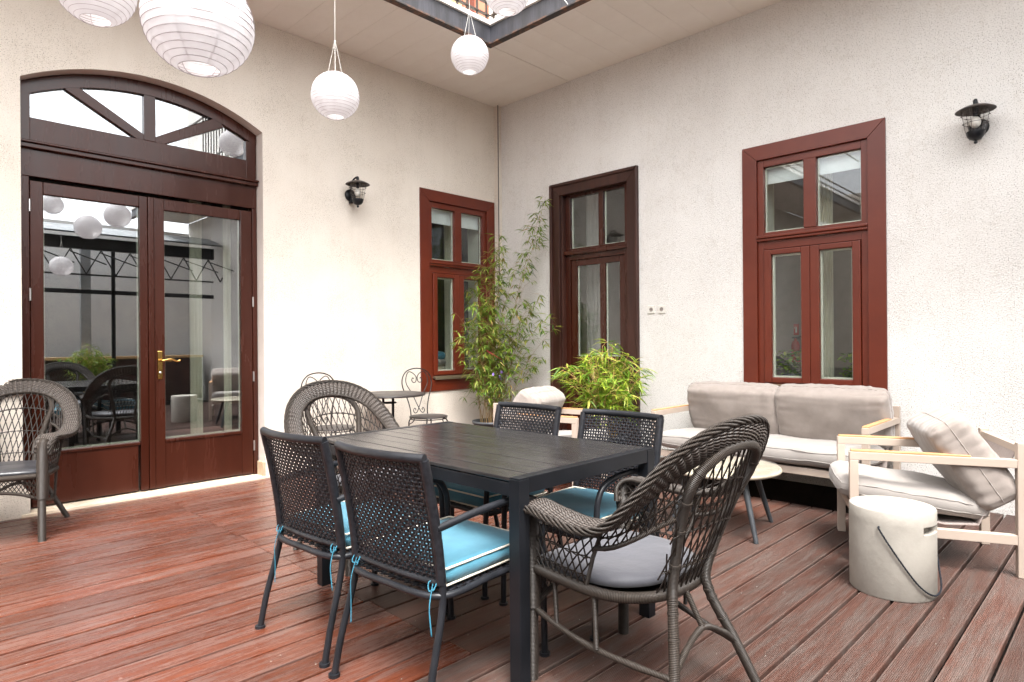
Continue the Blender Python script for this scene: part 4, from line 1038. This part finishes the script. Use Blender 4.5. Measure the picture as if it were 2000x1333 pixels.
# ------------------------------------------------------------------ bistro table and chairs
bt = thing('bistro_table', 'small round dark metal bistro table against the cream wall', 'table', (-1.93, -.43, 0))
MB().lathe([(0, .722), (.33, .722), (.345, .716), (.347, .708), (.340, .700), (0, .700)], 56).build('table_top', M['bistrotop'], bt)
for k in range(3):
    a = 2 * PI * k / 3 + .45; q = lambda r_, z: (r_ * math.cos(a), r_ * math.sin(a), z)
    MB().tube([q(.062, .70), q(.062, .30), q(.09, .18), q(.20, .03), q(.27, .0)], .0125, 8).build('leg', M['tableframe'], bt)
MB().tube([(.062 * math.cos(k * PI / 12), .062 * math.sin(k * PI / 12), .63) for k in range(24)], .006, 6, closed=True).build('brace', M['tableframe'], bt)
def make_bistro(label):
    t = thing('bistro_chair', label, 'chair', group='scrolled iron bistro chairs against the cream wall')
    MB().lathe([(0, .455), (.185, .452), (.198, .448), (.2, .442), (.196, .437), (0, .440)], 40).build('seat', M['bistrotop'], t)
    MB().tube([(.19 * math.cos(k * PI / 20), .19 * math.sin(k * PI / 20), .425) for k in range(40)], .005, 6, closed=True).build('seat_ring', M['bistro'], t)
    for k, a in enumerate((.7, -.7, PI - .75, PI + .75)):
        q = lambda r_, z: (r_ * math.cos(a), r_ * math.sin(a), z)
        MB().tube(cat([q(.13, .435), q(.175, .425), q(.205, .39), q(.21, .30), q(.225, .0)], 6), .0068, 7).build('leg', M['bistro'], t)
        MB().tube(cat([q(.205, .36), q(.17, .38), q(.15, .41), q(.165, .43)], 5), .0045, 6).build('bracket', M['bistro'], t)
    # back: outline hoop and heart scroll, leaning back (x goes negative with height)
    B = lambda y, z: (-.165 - .12 * (z - .44), y, z)
    MB().tube(cat([B(.105, .44), B(.11, .52), B(.135, .62), B(.175, .72), B(.188, .79), B(.17, .86), B(.11, .918), B(0, .94), B(-.11, .918), B(-.17, .86), B(-.188, .79), B(-.175, .72), B(-.135, .62), B(-.11, .52), B(-.105, .44)], 7), .0062, 8).build('back_hoop', M['bistro'], t)
    for sy in (-1, 1):
        MB().tube(cat([B(sy * .03, .475), B(sy * .055, .47), B(sy * .07, .495), B(sy * .055, .52), B(sy * .04, .51), B(sy * .045, .497)][::-1] + [B(sy * .012, .50), B(-sy * .02, .56), B(-sy * .07, .67), B(-sy * .135, .78), B(-sy * .13, .86), B(-sy * .095, .905), B(-sy * .045, .89), B(-sy * .008, .85), B(-sy * .015, .80), B(-sy * .045, .79), B(-sy * .065, .815), B(-sy * .05, .84), B(-sy * .04, .83)], 6), .0046, 7).build('scroll', M['bistro'], t)
    return t
b1 = make_bistro('black scrolled iron bistro chair to the right of the round table by the red window')
b1.location = (-1.40, -.36, 0); b1.rotation_euler = (0, 0, face(-.05, -1))
dup(b1, (-2.53, -.40, 0), face(.12, -1), 'black scrolled iron bistro chair behind the far wicker armchair, left of the round table')

# ------------------------------------------------------------------ lounge set
def linen_cushion(hx_, hy_, hz_, name, par, loc, rot, seed, mat='linen', **kw):
    mb, P = cushion(hx_, hy_, hz_, kw.pop('r', hz_ * .8), seed=seed, **kw)
    o = fused(mb, name, M[mat], par); o.location = loc; o.rotation_euler = rot
    K = [-1 + i / 12 for i in range(25)]
    ring = [(a, -1) for a in K] + [(1, b_) for b_ in K[1:]] + [(a, 1) for a in reversed(K[:-1])] + [(-1, b_) for b_ in reversed(K[1:-1])]
    for c_ in ((0,) if name == 'back_cushion' else (-.5, .5)):
        MB().tube([P(a, b_, c_) for a, b_ in ring], .0026, 5, closed=True).build('seam', M[mat], o)
    return o
def lounge_frame(t, wd, dp, armz=.615, seats=1):
    """local +X front, beige powder-coated frame with teak arm tops"""
    x1, x0 = dp / 2, -dp / 2; q = .044
    for sy in (-1, 1):
        y = sy * (wd / 2 - .022)
        MB().bx(x1 - q, x1, y - .022, y + .022, 0, armz - .0445).build('front_leg', M['beige'], t, bevel=.003)
        MB().bx(x0 + q, x1, y - .0221, y + .0221, armz - .044, armz).build('arm', M['beige'], t, bevel=.003)
        MB().bx(x0 + .24, x1 - .008, y - .020, y + .020, armz + .0005, armz + .010).build('arm_top', M['teak'], t, bevel=.002)
        MB().bx(x0, x0 + q, y - .022, y + .022, 0, armz + .085).build('rear_leg', M['beige'], t, bevel=.003)
        MB().bx(x0 + q, x1 - q, y - .020, y + .020, .165, .215).build('side_rail', M['beige'], t, bevel=.003)
    MB().bx(x1 - .055, x1 - .008, -wd / 2 + .045, wd / 2 - .045, .255, .305).build('front_rail', M['beige'], t, bevel=.003)
    MB().bx(x0 + .005, x0 + .04, -wd / 2 + .045, wd / 2 - .045, armz + .03, armz + .07).build('back_rail', M['beige'], t, bevel=.003)
    sg = MB(); pth = [(x1 - .05, .300), (x0 + .35, .235), (x0 + .20, .245), (x0 + .035, armz + .045)]
    sg.prism(pth + [(a - .004, b_ - .006) for a, b_ in reversed(pth)], -wd / 2 + .05, wd / 2 - .05); sg.build('sling', M['sling'], t)
    return x0, x1
sf = thing('sofa', 'beige framed two-seat garden sofa with two linen back cushions under the red window', 'sofa', (-.46, -3.535, 0), PI)
x0, x1 = lounge_frame(sf, 1.66, .82, .625)
linen_cushion(.37, .765, .068, 'seat_cushion', sf, (.06, 0, .375), (0, R(-3.5), 0), 3, 'linenlight', puff=.12, pinch=.3, n=26, r=.05, wr=.006, nz=5)
for i, yy in enumerate((-.39, .39)):
    linen_cushion(.225, .40, .10, 'back_cushion', sf, (-.24, yy + (.012 if i else -.0), .615 + (.008 if i else 0)), (0, R(-72), R(2 if i else -2)), 5 + i, 'linen', puff=.32, pinch=.55, n=34, r=.045, wr=.008, nz=8)
MB().bx(-.35, -.18, -.83 + .046, .83 - .046, .34, .36).build('lumbar_panel', M['sling'], sf)
def make_lounge_chair(label):
    t = thing('lounge_chair', label, 'armchair', group='beige framed lounge chairs with linen cushions')
    lounge_frame(t, .62, .80, .60)
    linen_cushion(.355, .265, .062, 'seat_cushion', t, (.095, 0, .355), (0, R(-7), 0), 8, 'linenlight', puff=.15, pinch=.3, n=22, r=.05, wr=.006, nz=5)
    linen_cushion(.245, .29, .100, 'back_cushion', t, (-.185, .0, .565), (0, R(-58), 0), 9, 'linen', puff=.26, pinch=.28, n=36, r=.04, wr=.008, nz=10)
    return t
lc = make_lounge_chair('beige lounge chair with linen cushions at the right edge behind the drum stool')
lc.location = (-1.285, -4.745, 0); lc.rotation_euler = (0, 0, face(-.39, .92))
dup(lc, (-1.32, -1.98, 0), face(.22, -1), 'beige lounge chair with pale cushion between the two bamboos, mostly hidden by the dining chairs')

ct = thing('coffee_table', 'round low coffee table with sand top, glass cover and splayed black legs', 'coffee table', (-1.60, -3.69, 0))
MB().lathe([(0, .402), (.350, .402), (.366, .398), (.369, .388), (.362, .378), (.34, .374), (0, .374)], 64).build('table_top', M['ceramic'], ct)
MB().lathe([(0, .4125), (.352, .4125), (.355, .410), (.355, .4065), (0, .4065)], 64).build('glass_cover', M['glassedge'], ct)
for k in range(4):
    a = R(-122 + 90 * k); MB().tube([(.24 * math.cos(a), .24 * math.sin(a), .376), (.37 * math.cos(a), .37 * math.sin(a), 0)], .02, 12, rf=lambda L: 1.05 - .9 * L).build('leg', M['blacklegs'], ct)

st = thing('drum_stool', 'pale concrete drum stool with a slot and a dark rope handle', 'stool', (-2.0, -4.765, 0))
RS, HS = .185, .408
A_slot = math.atan2(-.93, -.38) + .22          # direction of the hand slot seen from outside
dm = MB(); NN = 96; zs = [0, .006, .27, .308, .346, HS - .006, HS]
def rad_(z): return RS - (.004 if z in (0, HS) else 0)
V = [((rad_(z)) * math.cos(2 * PI * j / NN), rad_(z) * math.sin(2 * PI * j / NN), z) for z in zs for j in range(NN)]
F = []
jc = int(round((A_slot % (2 * PI)) / (2 * PI) * NN)); hole = {(jc + d) % NN for d in range(-6, 6)}
for i in range(len(zs) - 1):
    for j in range(NN):
        if i == 3 and j in hole: continue
        F.append((i * NN + j, i * NN + (j + 1) % NN, (i + 1) * NN + (j + 1) % NN, (i + 1) * NN + j))
dm.add(V, F, None, True); dm.add(V[:NN], [tuple(reversed(range(NN)))]); dm.add(V[-NN:], [tuple(range(NN))])
for j in hole:                                 # walls of the slot recess
    a0, a1 = 2 * PI * j / NN, 2 * PI * (j + 1) / NN
    o0, o1 = (RS * math.cos(a0), RS * math.sin(a0)), (RS * math.cos(a1), RS * math.sin(a1)); i0, i1 = (o0[0] * .8, o0[1] * .8), (o1[0] * .8, o1[1] * .8)
    for z in (.308, .346): dm.add([(*o0, z), (*o1, z), (*i1, z), (*i0, z)], [(0, 1, 2, 3)])
    dm.add([(*i0, .308), (*i1, .308), (*i1, .346), (*i0, .346)], [(0, 1, 2, 3)])
    if (j - 1) % NN not in hole: dm.add([(*o0, .308), (*i0, .308), (*i0, .346), (*o0, .346)], [(0, 1, 2, 3)])
    if (j + 1) % NN not in hole: dm.add([(*o1, .308), (*i1, .308), (*i1, .346), (*o1, .346)], [(0, 1, 2, 3)])
dm.build('drum', M['concrete'], st)
# rope: leaves the hole, sags across the front and climbs the right-hand side
rp = []
aL = math.atan2(.32, -.95) + .28
for a_off, z, off in ((0, .335, -.01), (0, .335, .010), (.10, .30, .012), (.45, .19, .010), (.80, .095, .010), (1.10, .045, .012), (1.40, .030, .014), (1.75, .05, .014), (2.05, .12, .012), (2.25, .22, .012), (2.32, .30, .01), (2.33, .335, -.01)):
    a = aL + a_off; rp.append(((RS + off) * math.cos(a), (RS + off) * math.sin(a), z))
rp = resample(cat(rp, 8), .004); rm = MB()
for k in range(3):
    path = []
    for i, p in enumerate(rp):
        tt = (rp[min(i + 1, len(rp) - 1)] - rp[max(i - 1, 0)]).normalized(); n1 = tt.cross(Vector((p.x, p.y, 0)).normalized()).normalized(); n2 = tt.cross(n1); ph = i * .55 + k * 2 * PI / 3
        path.append(p + n1 * .0022 * math.cos(ph) + n2 * .0022 * math.sin(ph))
    rm.tube(path, .0023, 5)
rm.build('rope_handle', M['rope'], st)
# ================================================================== WALL LAMPS, SOCKETS, LANTERNS, PLANTS
def make_wall_lamp(label, cat_='wall lamp'):
    """local: wall plane at y=0, lamp hangs towards -Y"""
    t = thing('wall_lamp', label, cat_, group='black caged wall lamps')
    bp = MB(); V = MB().lathe([(0, 0), (.052, 0), (.060, .008), (.060, .02), (.05, .03), (0, .032)], 28)
    V.v = [(x, -z, y) for x, y, z in V.v]; V.build('back_plate', M['tableframe'], t)
    MB().bx(-.016, .016, -.05, -.01, -.085, -.03).build('bracket', M['tableframe'], t, bevel=.004)
    MB().tube(cat([(0, -.02, .03), (0, -.035, .10), (0, -.07, .145), (0, -.12, .160), (0, -.148, .160)], 6), .009, 8).build('arm', M['tableframe'], t)
    Y = -.15
    MB().cyl((0, Y, 0), .014, .118, .15, 12).ball((0, Y, .155), .013, 6).build('hanger', M['tableframe'], t)
    MB().lathe([(0, .128), (.03, .124), (.08, .108), (.116, .088), (.118, .085), (.113, .084), (.078, .099), (.03, .112), (0, .116)], 40, (0, Y, 0)).build('hat', M['iron'], t)
    MB().lathe([(.078, .094), (.052, -.062)], 32, (0, Y, 0)).build('glass_shade', M['lampglass'], t)
    MB().lathe([(.056, -.060), (.056, -.066), (.050, -.090), (.035, -.110), (.012, -.120), (0, -.121)], 28, (0, Y, 0)).cyl((0, Y, 0), .054, -.064, -.060, 24).build('bowl', M['tableframe'], t)
    MB().ball((0, Y, -.132), .012, 6).build('finial', M['tableframe'], t)
    cg = MB()
    for k in range(6):
        a = 2 * PI * k / 6 + .3; cg.tube([(.083 * math.cos(a), Y + .083 * math.sin(a), .096), (.057 * math.cos(a), Y + .057 * math.sin(a), -.062)], .0018, 5)
    for z in (.052, -.002):
        r_ = .057 + (.026) * (z + .062) / .158
        cg.tube([((r_ + .002) * math.cos(2 * PI * k / 36), Y + (r_ + .002) * math.sin(2 * PI * k / 36), z) for k in range(36)], .0018, 5, closed=True)
        for k in range(6):
            a = 2 * PI * k / 6 + .3; cg.ball(((r_ + .006) * math.cos(a), Y + (r_ + .006) * math.sin(a), z), .0045, 4)
    cg.build('cage', M['iron'], t)
    MB().cyl((0, Y, 0), .016, .05, .10, 14).build('lamp_holder', M['tableframe'], t)
    MB().ball((0, Y, .005), .032, 10, (1, 1, 1.25)).build('bulb', M['white'], t)
    return t
wl = make_wall_lamp('black caged wall lamp between the arched door and the corner window')
wl.location = (-2.095, 0, 2.70)
dup(wl, (0, -4.853, 2.70), -PI / 2, 'black caged wall lamp high on the white wall right of the sofa window')

def make_socket(label):
    t = thing('power_socket', label, 'socket', group='white wall sockets by the brown door')
    MB().bx(-.040, .040, -.011, 0, -.040, .040).build('plate', M['white'], t, bevel=.004)
    r_ = MB().lathe([(.021, .0115), (.0205, .0118), (.019, .0135), (.0175, .0118), (.016, .0112), (0, .0112)], 28); r_.v = [(x, -z, y) for x, y, z in r_.v]; r_.build('recess', M['linen'], t)
    for sx in (-1, 1):
        h = MB().lathe([(0, .0125), (.003, .0125), (.003, .011)], 10); h.v = [(x + sx * .0085, -z, y) for x, y, z in h.v]; h.build('hole', M['tableframe'], t)
    return t
sk = make_socket('white round-hole wall socket nearer the brown door'); sk.location = (0, -2.182, 1.528); sk.rotation_euler = (0, 0, -PI / 2)
dup(sk, (0, -2.300, 1.526), -PI / 2, 'white round-hole wall socket nearer the sofa window')

# ------------------------------------------------------------------ paper lanterns
RL = .170
def make_lantern(label):
    t = thing('paper_lantern', label, 'paper lantern', group='white paper lanterns hanging under the roof opening')
    NR = 17; zt = .93; prof = []
    th0 = math.acos(zt)
    for i in range(NR):
        a0 = th0 + (PI - 2 * th0) * i / NR; a1 = th0 + (PI - 2 * th0) * (i + 1) / NR
        for k in range(4):
            a = a0 + (a1 - a0) * k / 4; dent = 1 - .005 * math.sin(PI * k / 4)
            prof.append((RL * math.sin(a) * dent, RL * .97 * math.cos(a) * dent))
    prof.append((RL * math.sin(PI - th0), -RL * .97 * zt))
    rnd_ = random.Random(3); mb = MB(); mb.lathe(prof, 48)
    V = []
    for x, y, z in mb.v:
        n_ = noise.noise(Vector((x * 14, y * 14, z * 10))) * .0035
        k = 1 + n_ / RL; V.append((x * k, y * k, z))
    mb.v = V; mb.build('shade', M['paper'], t)
    rg = MB().tube([(math.cos(2 * PI * k / 48), math.sin(2 * PI * k / 48), 0) for k in range(48)], .0065, 5, closed=True)
    rme = rg.mesh('wire_ring', M['wire'])
    for i in range(NR + 1):
        a = th0 + (PI - 2 * th0) * i / NR; o = link('wire_ring', rme, t, loc=(0, 0, RL * .97 * math.cos(a))); s = RL * math.sin(a) * (1.001 if i in (0, NR) else .999); zz = 1.0 if i in (0, NR) else .6
        o.scale = (s, s, .25)
    fr_ = MB()
    for k in range(8):
        a = 2 * PI * k / 8 + .2
        fr_.tube([(RL * .985 * math.sin(th) * math.cos(a), RL * .985 * math.sin(th) * math.sin(a), RL * .955 * math.cos(th)) for th in [th0 + (PI - 2 * th0) * j / 12 for j in range(13)]], .0012, 4)
    for k in range(3):
        a = 2 * PI * k / 3; MB().tube([(.06 * math.cos(a), .06 * math.sin(a), RL * .93), (.004 * math.cos(a), .004 * math.sin(a), RL + .22)], .0016, 5).build('cord', M['cord'], t)
    fr_.build('frame_wire', M['wire'], t)
    MB().ball((0, 0, RL + .222), .007, 6).build('knot', M['cord'], t)
    MB().tube([(0, 0, RL + .22), (0.004, 0, 1.0), (0, 0, 1.9)], .0016, 5).build('hanging_line', M['cord'], t)
    return t
ln = make_lantern('white paper lantern on three cords hanging just right of the arched door')
ln.location = (-3.13, -1.52, 3.00)
dup(ln, (-1.69, -1.37, 3.80), 1.0, 'white paper lantern in front of the steel beam corner')
dup(ln, (-4.735, -3.43, 2.272), 2.2, 'largest looking white paper lantern, nearest the camera, cut by the top edge')
dup(ln, (-4.755, -2.20, 2.87), .5, 'white paper lantern at the top left, only its underside in the picture')
for i_, (p_, l_) in enumerate((((-3.32, -4.54, 2.87), 'white paper lantern overhead out of frame, lower left of a pair mirrored in the door'), ((-3.03, -4.24, 3.03), 'white paper lantern overhead out of frame, upper right of a pair mirrored in the door'),
                              ((-3.23, -6.79, 2.53), 'white paper lantern behind the camera, the lowest one mirrored in the double door'), ((-3.21, -7.60, 3.69), 'white paper lantern behind the camera, mirrored at the top left of the double door'))):
    dup(ln, p_, i_ * 1.3, l_)
dup(ln, (-2.19, -2.34, 3.80), 1.7, 'white paper lantern at the top centre, its lower rim overlapping the railing')

# ------------------------------------------------------------------ bamboos
def leaf_geo(mb, base, d, side, L, w_, v, droop=.25):
    """folded lance leaf: 8 triangles"""
    d = d.normalized(); side = (side - d * side.dot(d)).normalized(); nrm = d.cross(side)
    pts = []
    for t_, ww in ((0, .05), (.28, .95), (.6, .75), (1, 0)):
        c = base + d * L * t_ - Vector((0, 0, 1)) * droop * L * t_ * t_ 
        pts.append((c, ww * w_))
    V = []
    for c, ww in pts: V += [c + side * ww + nrm * ww * .35, c, c - side * ww + nrm * ww * .35]
    F = []
    for i in range(3):
        q = i * 3; F += [(q, q + 1, q + 4, q + 3), (q + 1, q + 2, q + 5, q + 4)]
    mb.add(V, F, [[(v, .5)] * 4] * len(F), False)
def leafmesh(i, mat, v, L, w_):
    mb = MB(); leaf_geo(mb, Vector((0, 0, 0)), Vector((1, 0, 0)), Vector((0, 1, 0)), L, w_, v, .18 + .1 * (i % 3)); return mb.mesh('leaf', mat)
def aim(o, base, d, side):
    d = d.normalized(); side = (side - d * side.dot(d)).normalized(); n_ = d.cross(side)
    m_ = Matrix((d, side, n_)).transposed().to_4x4(); m_.translation = base; o.matrix_local = m_

def bamboo(name, label, loc, canes, leafmat, canemat, Lf, wf, pot, rs, n_clusters, vbias, el_=(-1.0, .35), extra=None):
    t = thing(name, label, 'potted bamboo', loc); rg = random.Random(rs)
    r0, h0 = pot
    MB().lathe([(0, 0), (r0 * .74, 0), (r0 * .78, .01), (r0 * .97, h0 - .03), (r0 * 1.03, h0 - .03), (r0 * 1.04, h0), (r0 * .96, h0), (r0 * .93, h0 - .045), (0, h0 - .045)], 40).build('pot', M['pot'], t)
    sb_ = MB(); sb_.lathe([(r0 * .92, h0 - .04), (r0 * .6, h0 - .025), (0, h0 - .02)], 24); sb_.build('soil', M['soil'], t, kind='stuff')
    leaves = []; tw = MB()
    for (bx_, by_, top, rad, zlo) in canes:
        base = Vector((bx_, by_, h0 - .05)); mid = base.lerp(Vector(top), .5); mid.z += .12 * (Vector(top) - base).length * .35; mid += Vector((bx_ - top[0], by_ - top[1], 0)) * .12
        c = Curve([base, base.lerp(mid, .5) + Vector((rg.uniform(-.01, .01), rg.uniform(-.01, .01), .02)), mid, mid.lerp(Vector(top), .6) + Vector((0, 0, .03)), Vector(top)], 6)
        MB().tube(resample(c.P, .06), rad, 6, rf=lambda L, T=c.L[-1]: 1.05 - .75 * L / T).build('cane', M[canemat], t)
        ncl = int(n_clusters * c.L[-1] * (.6 if top[2] > 2.55 else 1))
        for k in range(ncl):
            s = zlo + (1 - zlo) * (k + rg.random()) / max(1, ncl)
            p = c(s); a = rg.uniform(0, 2 * PI); ll = rg.uniform(.04, .24) * (1.3 - .7 * s)
            bd_ = Vector((math.cos(a), math.sin(a), rg.uniform(.1, .8))).normalized(); tip = p + bd_ * ll
            tw.tube([p, p.lerp(tip, .5) + Vector((0, 0, .012)), tip], .0012, 3, caps=False)
            for q in range(rg.randint(3, 6)):
                da = a + rg.gauss(0, .9); el = rg.uniform(*el_)
                d = Vector((math.cos(da), math.sin(da), el)); sd_ = Vector((-math.sin(da), math.cos(da), rg.uniform(-.6, .6)))
                bp_ = p.lerp(tip, rg.uniform(.55, 1.0))
                leaves.append((bp_, d, sd_, Lf * rg.uniform(.6, 1.2), wf * rg.uniform(.75, 1.2), min(.999, max(0, rg.gauss(vbias, .22)))))
    if extra: leaves += extra(rg, tw)
    # keep foliage clear of the walls
    out = []
    for l in leaves:
        p = l[0] + l[1].normalized() * l[3]
        wx, wy = loc[0] + max(p.x, l[0].x), loc[1] + max(p.y, l[0].y)
        if wx < -.012 and wy < -.012: out.append(l)
    leaves = out
    tw.build('twigs', M[canemat], t, kind='stuff')
    cw = CAM - Vector(loc)
    leaves.sort(key=lambda l: (l[0] - cw).length - l[3] * 3.0)
    big = leaves[:295]; rest = leaves[295:]
    mb = MB()
    for l in rest: leaf_geo(mb, l[0], l[1], l[2], l[3], l[4], l[5], .22)
    mb.build('foliage', M[leafmat], t, kind='stuff')
    protos = [leafmesh(i, M[leafmat], i / 13, 1.0, wf / Lf) for i in range(14)]
    for l in big:
        o = link('leaf', protos[int(l[5] * 13.99)], t); aim(o, l[0], l[1], l[2])
        o.scale = (l[3], l[3], l[3])
    return t
rg = random.Random(21); canes = []
P0 = Vector((-.60, -.47, 0))
tops = [(.05, -.10, 2.42), (.18, -.02, 2.30), (.10, .10, 2.25), (.0, .02, 2.05), (-.10, .12, 1.90), (-.22, .06, 1.75), (.22, -.22, 2.05), (.30, -.30, 1.85), (.36, -.42, 1.72),
        (-.32, -.02, 1.62), (-.42, .06, 1.50), (-.34, -.10, 1.40), (-.45, .0, 1.30), (.30, -.28, 1.62), (.24, -.36, 1.52), (.10, .20, 1.65), (.0, -.20, 1.55), (.22, .05, 1.45), (-.16, -.16, 1.35), (-.28, .16, 1.22), (.32, -.12, 1.35), (.12, -.22, 1.20), (-.05, .15, 1.10),
        (-.18, .0, 1.0), (.15, .1, .95), (.48, -.46, 1.50), (.45, -.62, 1.40), (-.1, -.12, 1.7)]
for x_, y_, z_ in tops: canes.append((rg.uniform(-.10, .10), rg.uniform(-.10, .10), (x_ + rg.uniform(-.03, .03), y_ + rg.uniform(-.03, .03), z_), rg.uniform(.0028, .0045), .22 if z_ < 1.8 else .36))
# the long arching cane along the right-hand wall
canes.append((.06, -.05, (.50, -.40, 2.86), .0032, .62)); canes.append((.07, -.03, (.47, -.36, 2.60), .003, .70)); canes.append((.08, -.06, (.52, -.30, 1.02), .0025, .6))
tall = bamboo('bamboo_plant', 'tall potted bamboo in the corner between the two walls', (P0.x, P0.y, 0), canes, 'leafA', 'cane', .098, .0082, (.205, .335), 7, 23, .52)
fl = MB(); rgf = random.Random(5)
for (x_, y_, z_) in ((.02, -.12, .83), (-.10, -.14, .86), (.06, -.10, .80), (.03, -.14, .88)):
    f = MB()
    for k in range(5):
        a = 2 * PI * k / 5; f.ball((x_ + .011 * math.cos(a), y_ - .004, z_ + .011 * math.sin(a)), .0085, 4, (1, .35, 1))
    f.build('blossom', M['flower'], tall)
MB().tube(cat([(-.20, -.15, 1.12), (-.06, -.17, 1.05), (.05, -.16, 1.00), (.14, -.13, .92), (.13, -.15, .86)], 6), .004, 5).build('red_tie', M['redcord'], tall)
# bushy bamboo in front of the brown door
canes = []; rg = random.Random(8)
for k in range(46):
    a = rg.uniform(0, 2 * PI); rr_ = .42 * math.sqrt(rg.random()); zt_ = 1.02 + .20 * (1 - (rr_ / .5) ** 2) - rg.uniform(0, .38) * (rr_ / .5) - rg.uniform(0, .12)
    canes.append((.10 * math.cos(a) * rg.random(), .10 * math.sin(a) * rg.random(), (rr_ * math.cos(a) * .78, rr_ * math.sin(a), zt_), rg.uniform(.0025, .0045), .30))
canes += [ (.02, .07, (-.05, .56, .92), .003, .5)]
bush = bamboo('bamboo_plant', 'bushy bright green potted bamboo in front of the brown glazed door', (-.66, -2.10, 0), canes, 'leafB', 'caneY', .130, .0096, (.19, .34), 9, 13, .5, (-.75, .75))
bush2 = dup(bush, (-2.6, -8.0, 0), 1.0, 'bushy potted bamboo by the canopy, mirrored in the right leaf of the double door')
MB().tube([(-.06, .06, .30), (-.085, .075, .70), (-.10, .085, .98)], .0125, 8).build('stake', M['stake'], bush)
# plants on the sill behind the sofa window
t = thing('window_plant', 'leafy dark green plant on the sill inside the left casement above the sofa', 'houseplant', (.24, -3.46, .80))
MB().lathe([(0, 0), (.07, 0), (.09, .12), (.085, .12), (0, .10)], 24).build('pot', M['pot'], t)
mb = MB(); rg = random.Random(3)
for k in range(190):
    a = rg.uniform(0, 2 * PI); b_ = rg.uniform(0, .13); base = Vector((b_ * math.cos(a) * .6, b_ * math.sin(a) * 1.2, .10 + rg.uniform(0, .22)))
    leaf_geo(mb, base, Vector((math.cos(a), math.sin(a), rg.uniform(-.3, .8))), Vector((-math.sin(a), math.cos(a), 0)), rg.uniform(.04, .07), .02, rg.uniform(0, .7), .3)
mb.build('foliage', M['leafB'], t, kind='stuff')
t2 = dup(t, (.26, -3.98, .78), 1.2, 'small dark green plant inside the right casement above the sofa')
# folded cushions stacked inside the window by the corner
for i, (z, rr_, mt_) in enumerate(((.78, .16, 'linen'), (.88, .15, 'ceramic'), (.97, .15, 'linen'), (1.05, .14, 'teal'))):
    mb, P = cushion(rr_ * .75, .10, .045, .04, .3, .4, 10, seed=i + 20, nz=3)
    o = fused(mb, 'stacked_cushion', M[mt_], None); o.location = (-.62, .50, z)
    tag(o, ['beige cushion at the bottom of the stack inside the corner window', 'sand cushion second from the bottom of the stack in the corner window', 'beige cushion below the teal one in the corner window stack', 'teal cushion on top of the stack inside the corner window'][i], 'cushion', 'cushions stacked inside the corner window')
tag(MB().bx(-1.05, -.40, .38, .66, .66, .72).build('window_shelf', M['roomdark'], bevel=.003), 'dark shelf inside the corner window under the stacked cushions', 'shelf')

# grit and pale specks lying on the boards
gr = MB(); rg = random.Random(77)
for k in range(420):
    x_, y_ = rg.uniform(-5.4, -.75), rg.uniform(-5.2, -.15); s_ = rg.uniform(.0012, .0034); a = rg.uniform(0, 3)
    P_ = [(x_ + s_ * math.cos(a + q) * rg.uniform(.7, 1.3), y_ + s_ * math.sin(a + q) * rg.uniform(.7, 1.3), .0012) for q in (0, 2.1, 4.2)]
    gr.add(P_ + [(x_, y_, .0012 + s_)], [(0, 1, 3), (1, 2, 3), (2, 0, 3)])
g = gr.build('grit', M['concrete'], kind='stuff'); g['label'] = 'pale grit scattered over the deck boards'; g['category'] = 'grit'
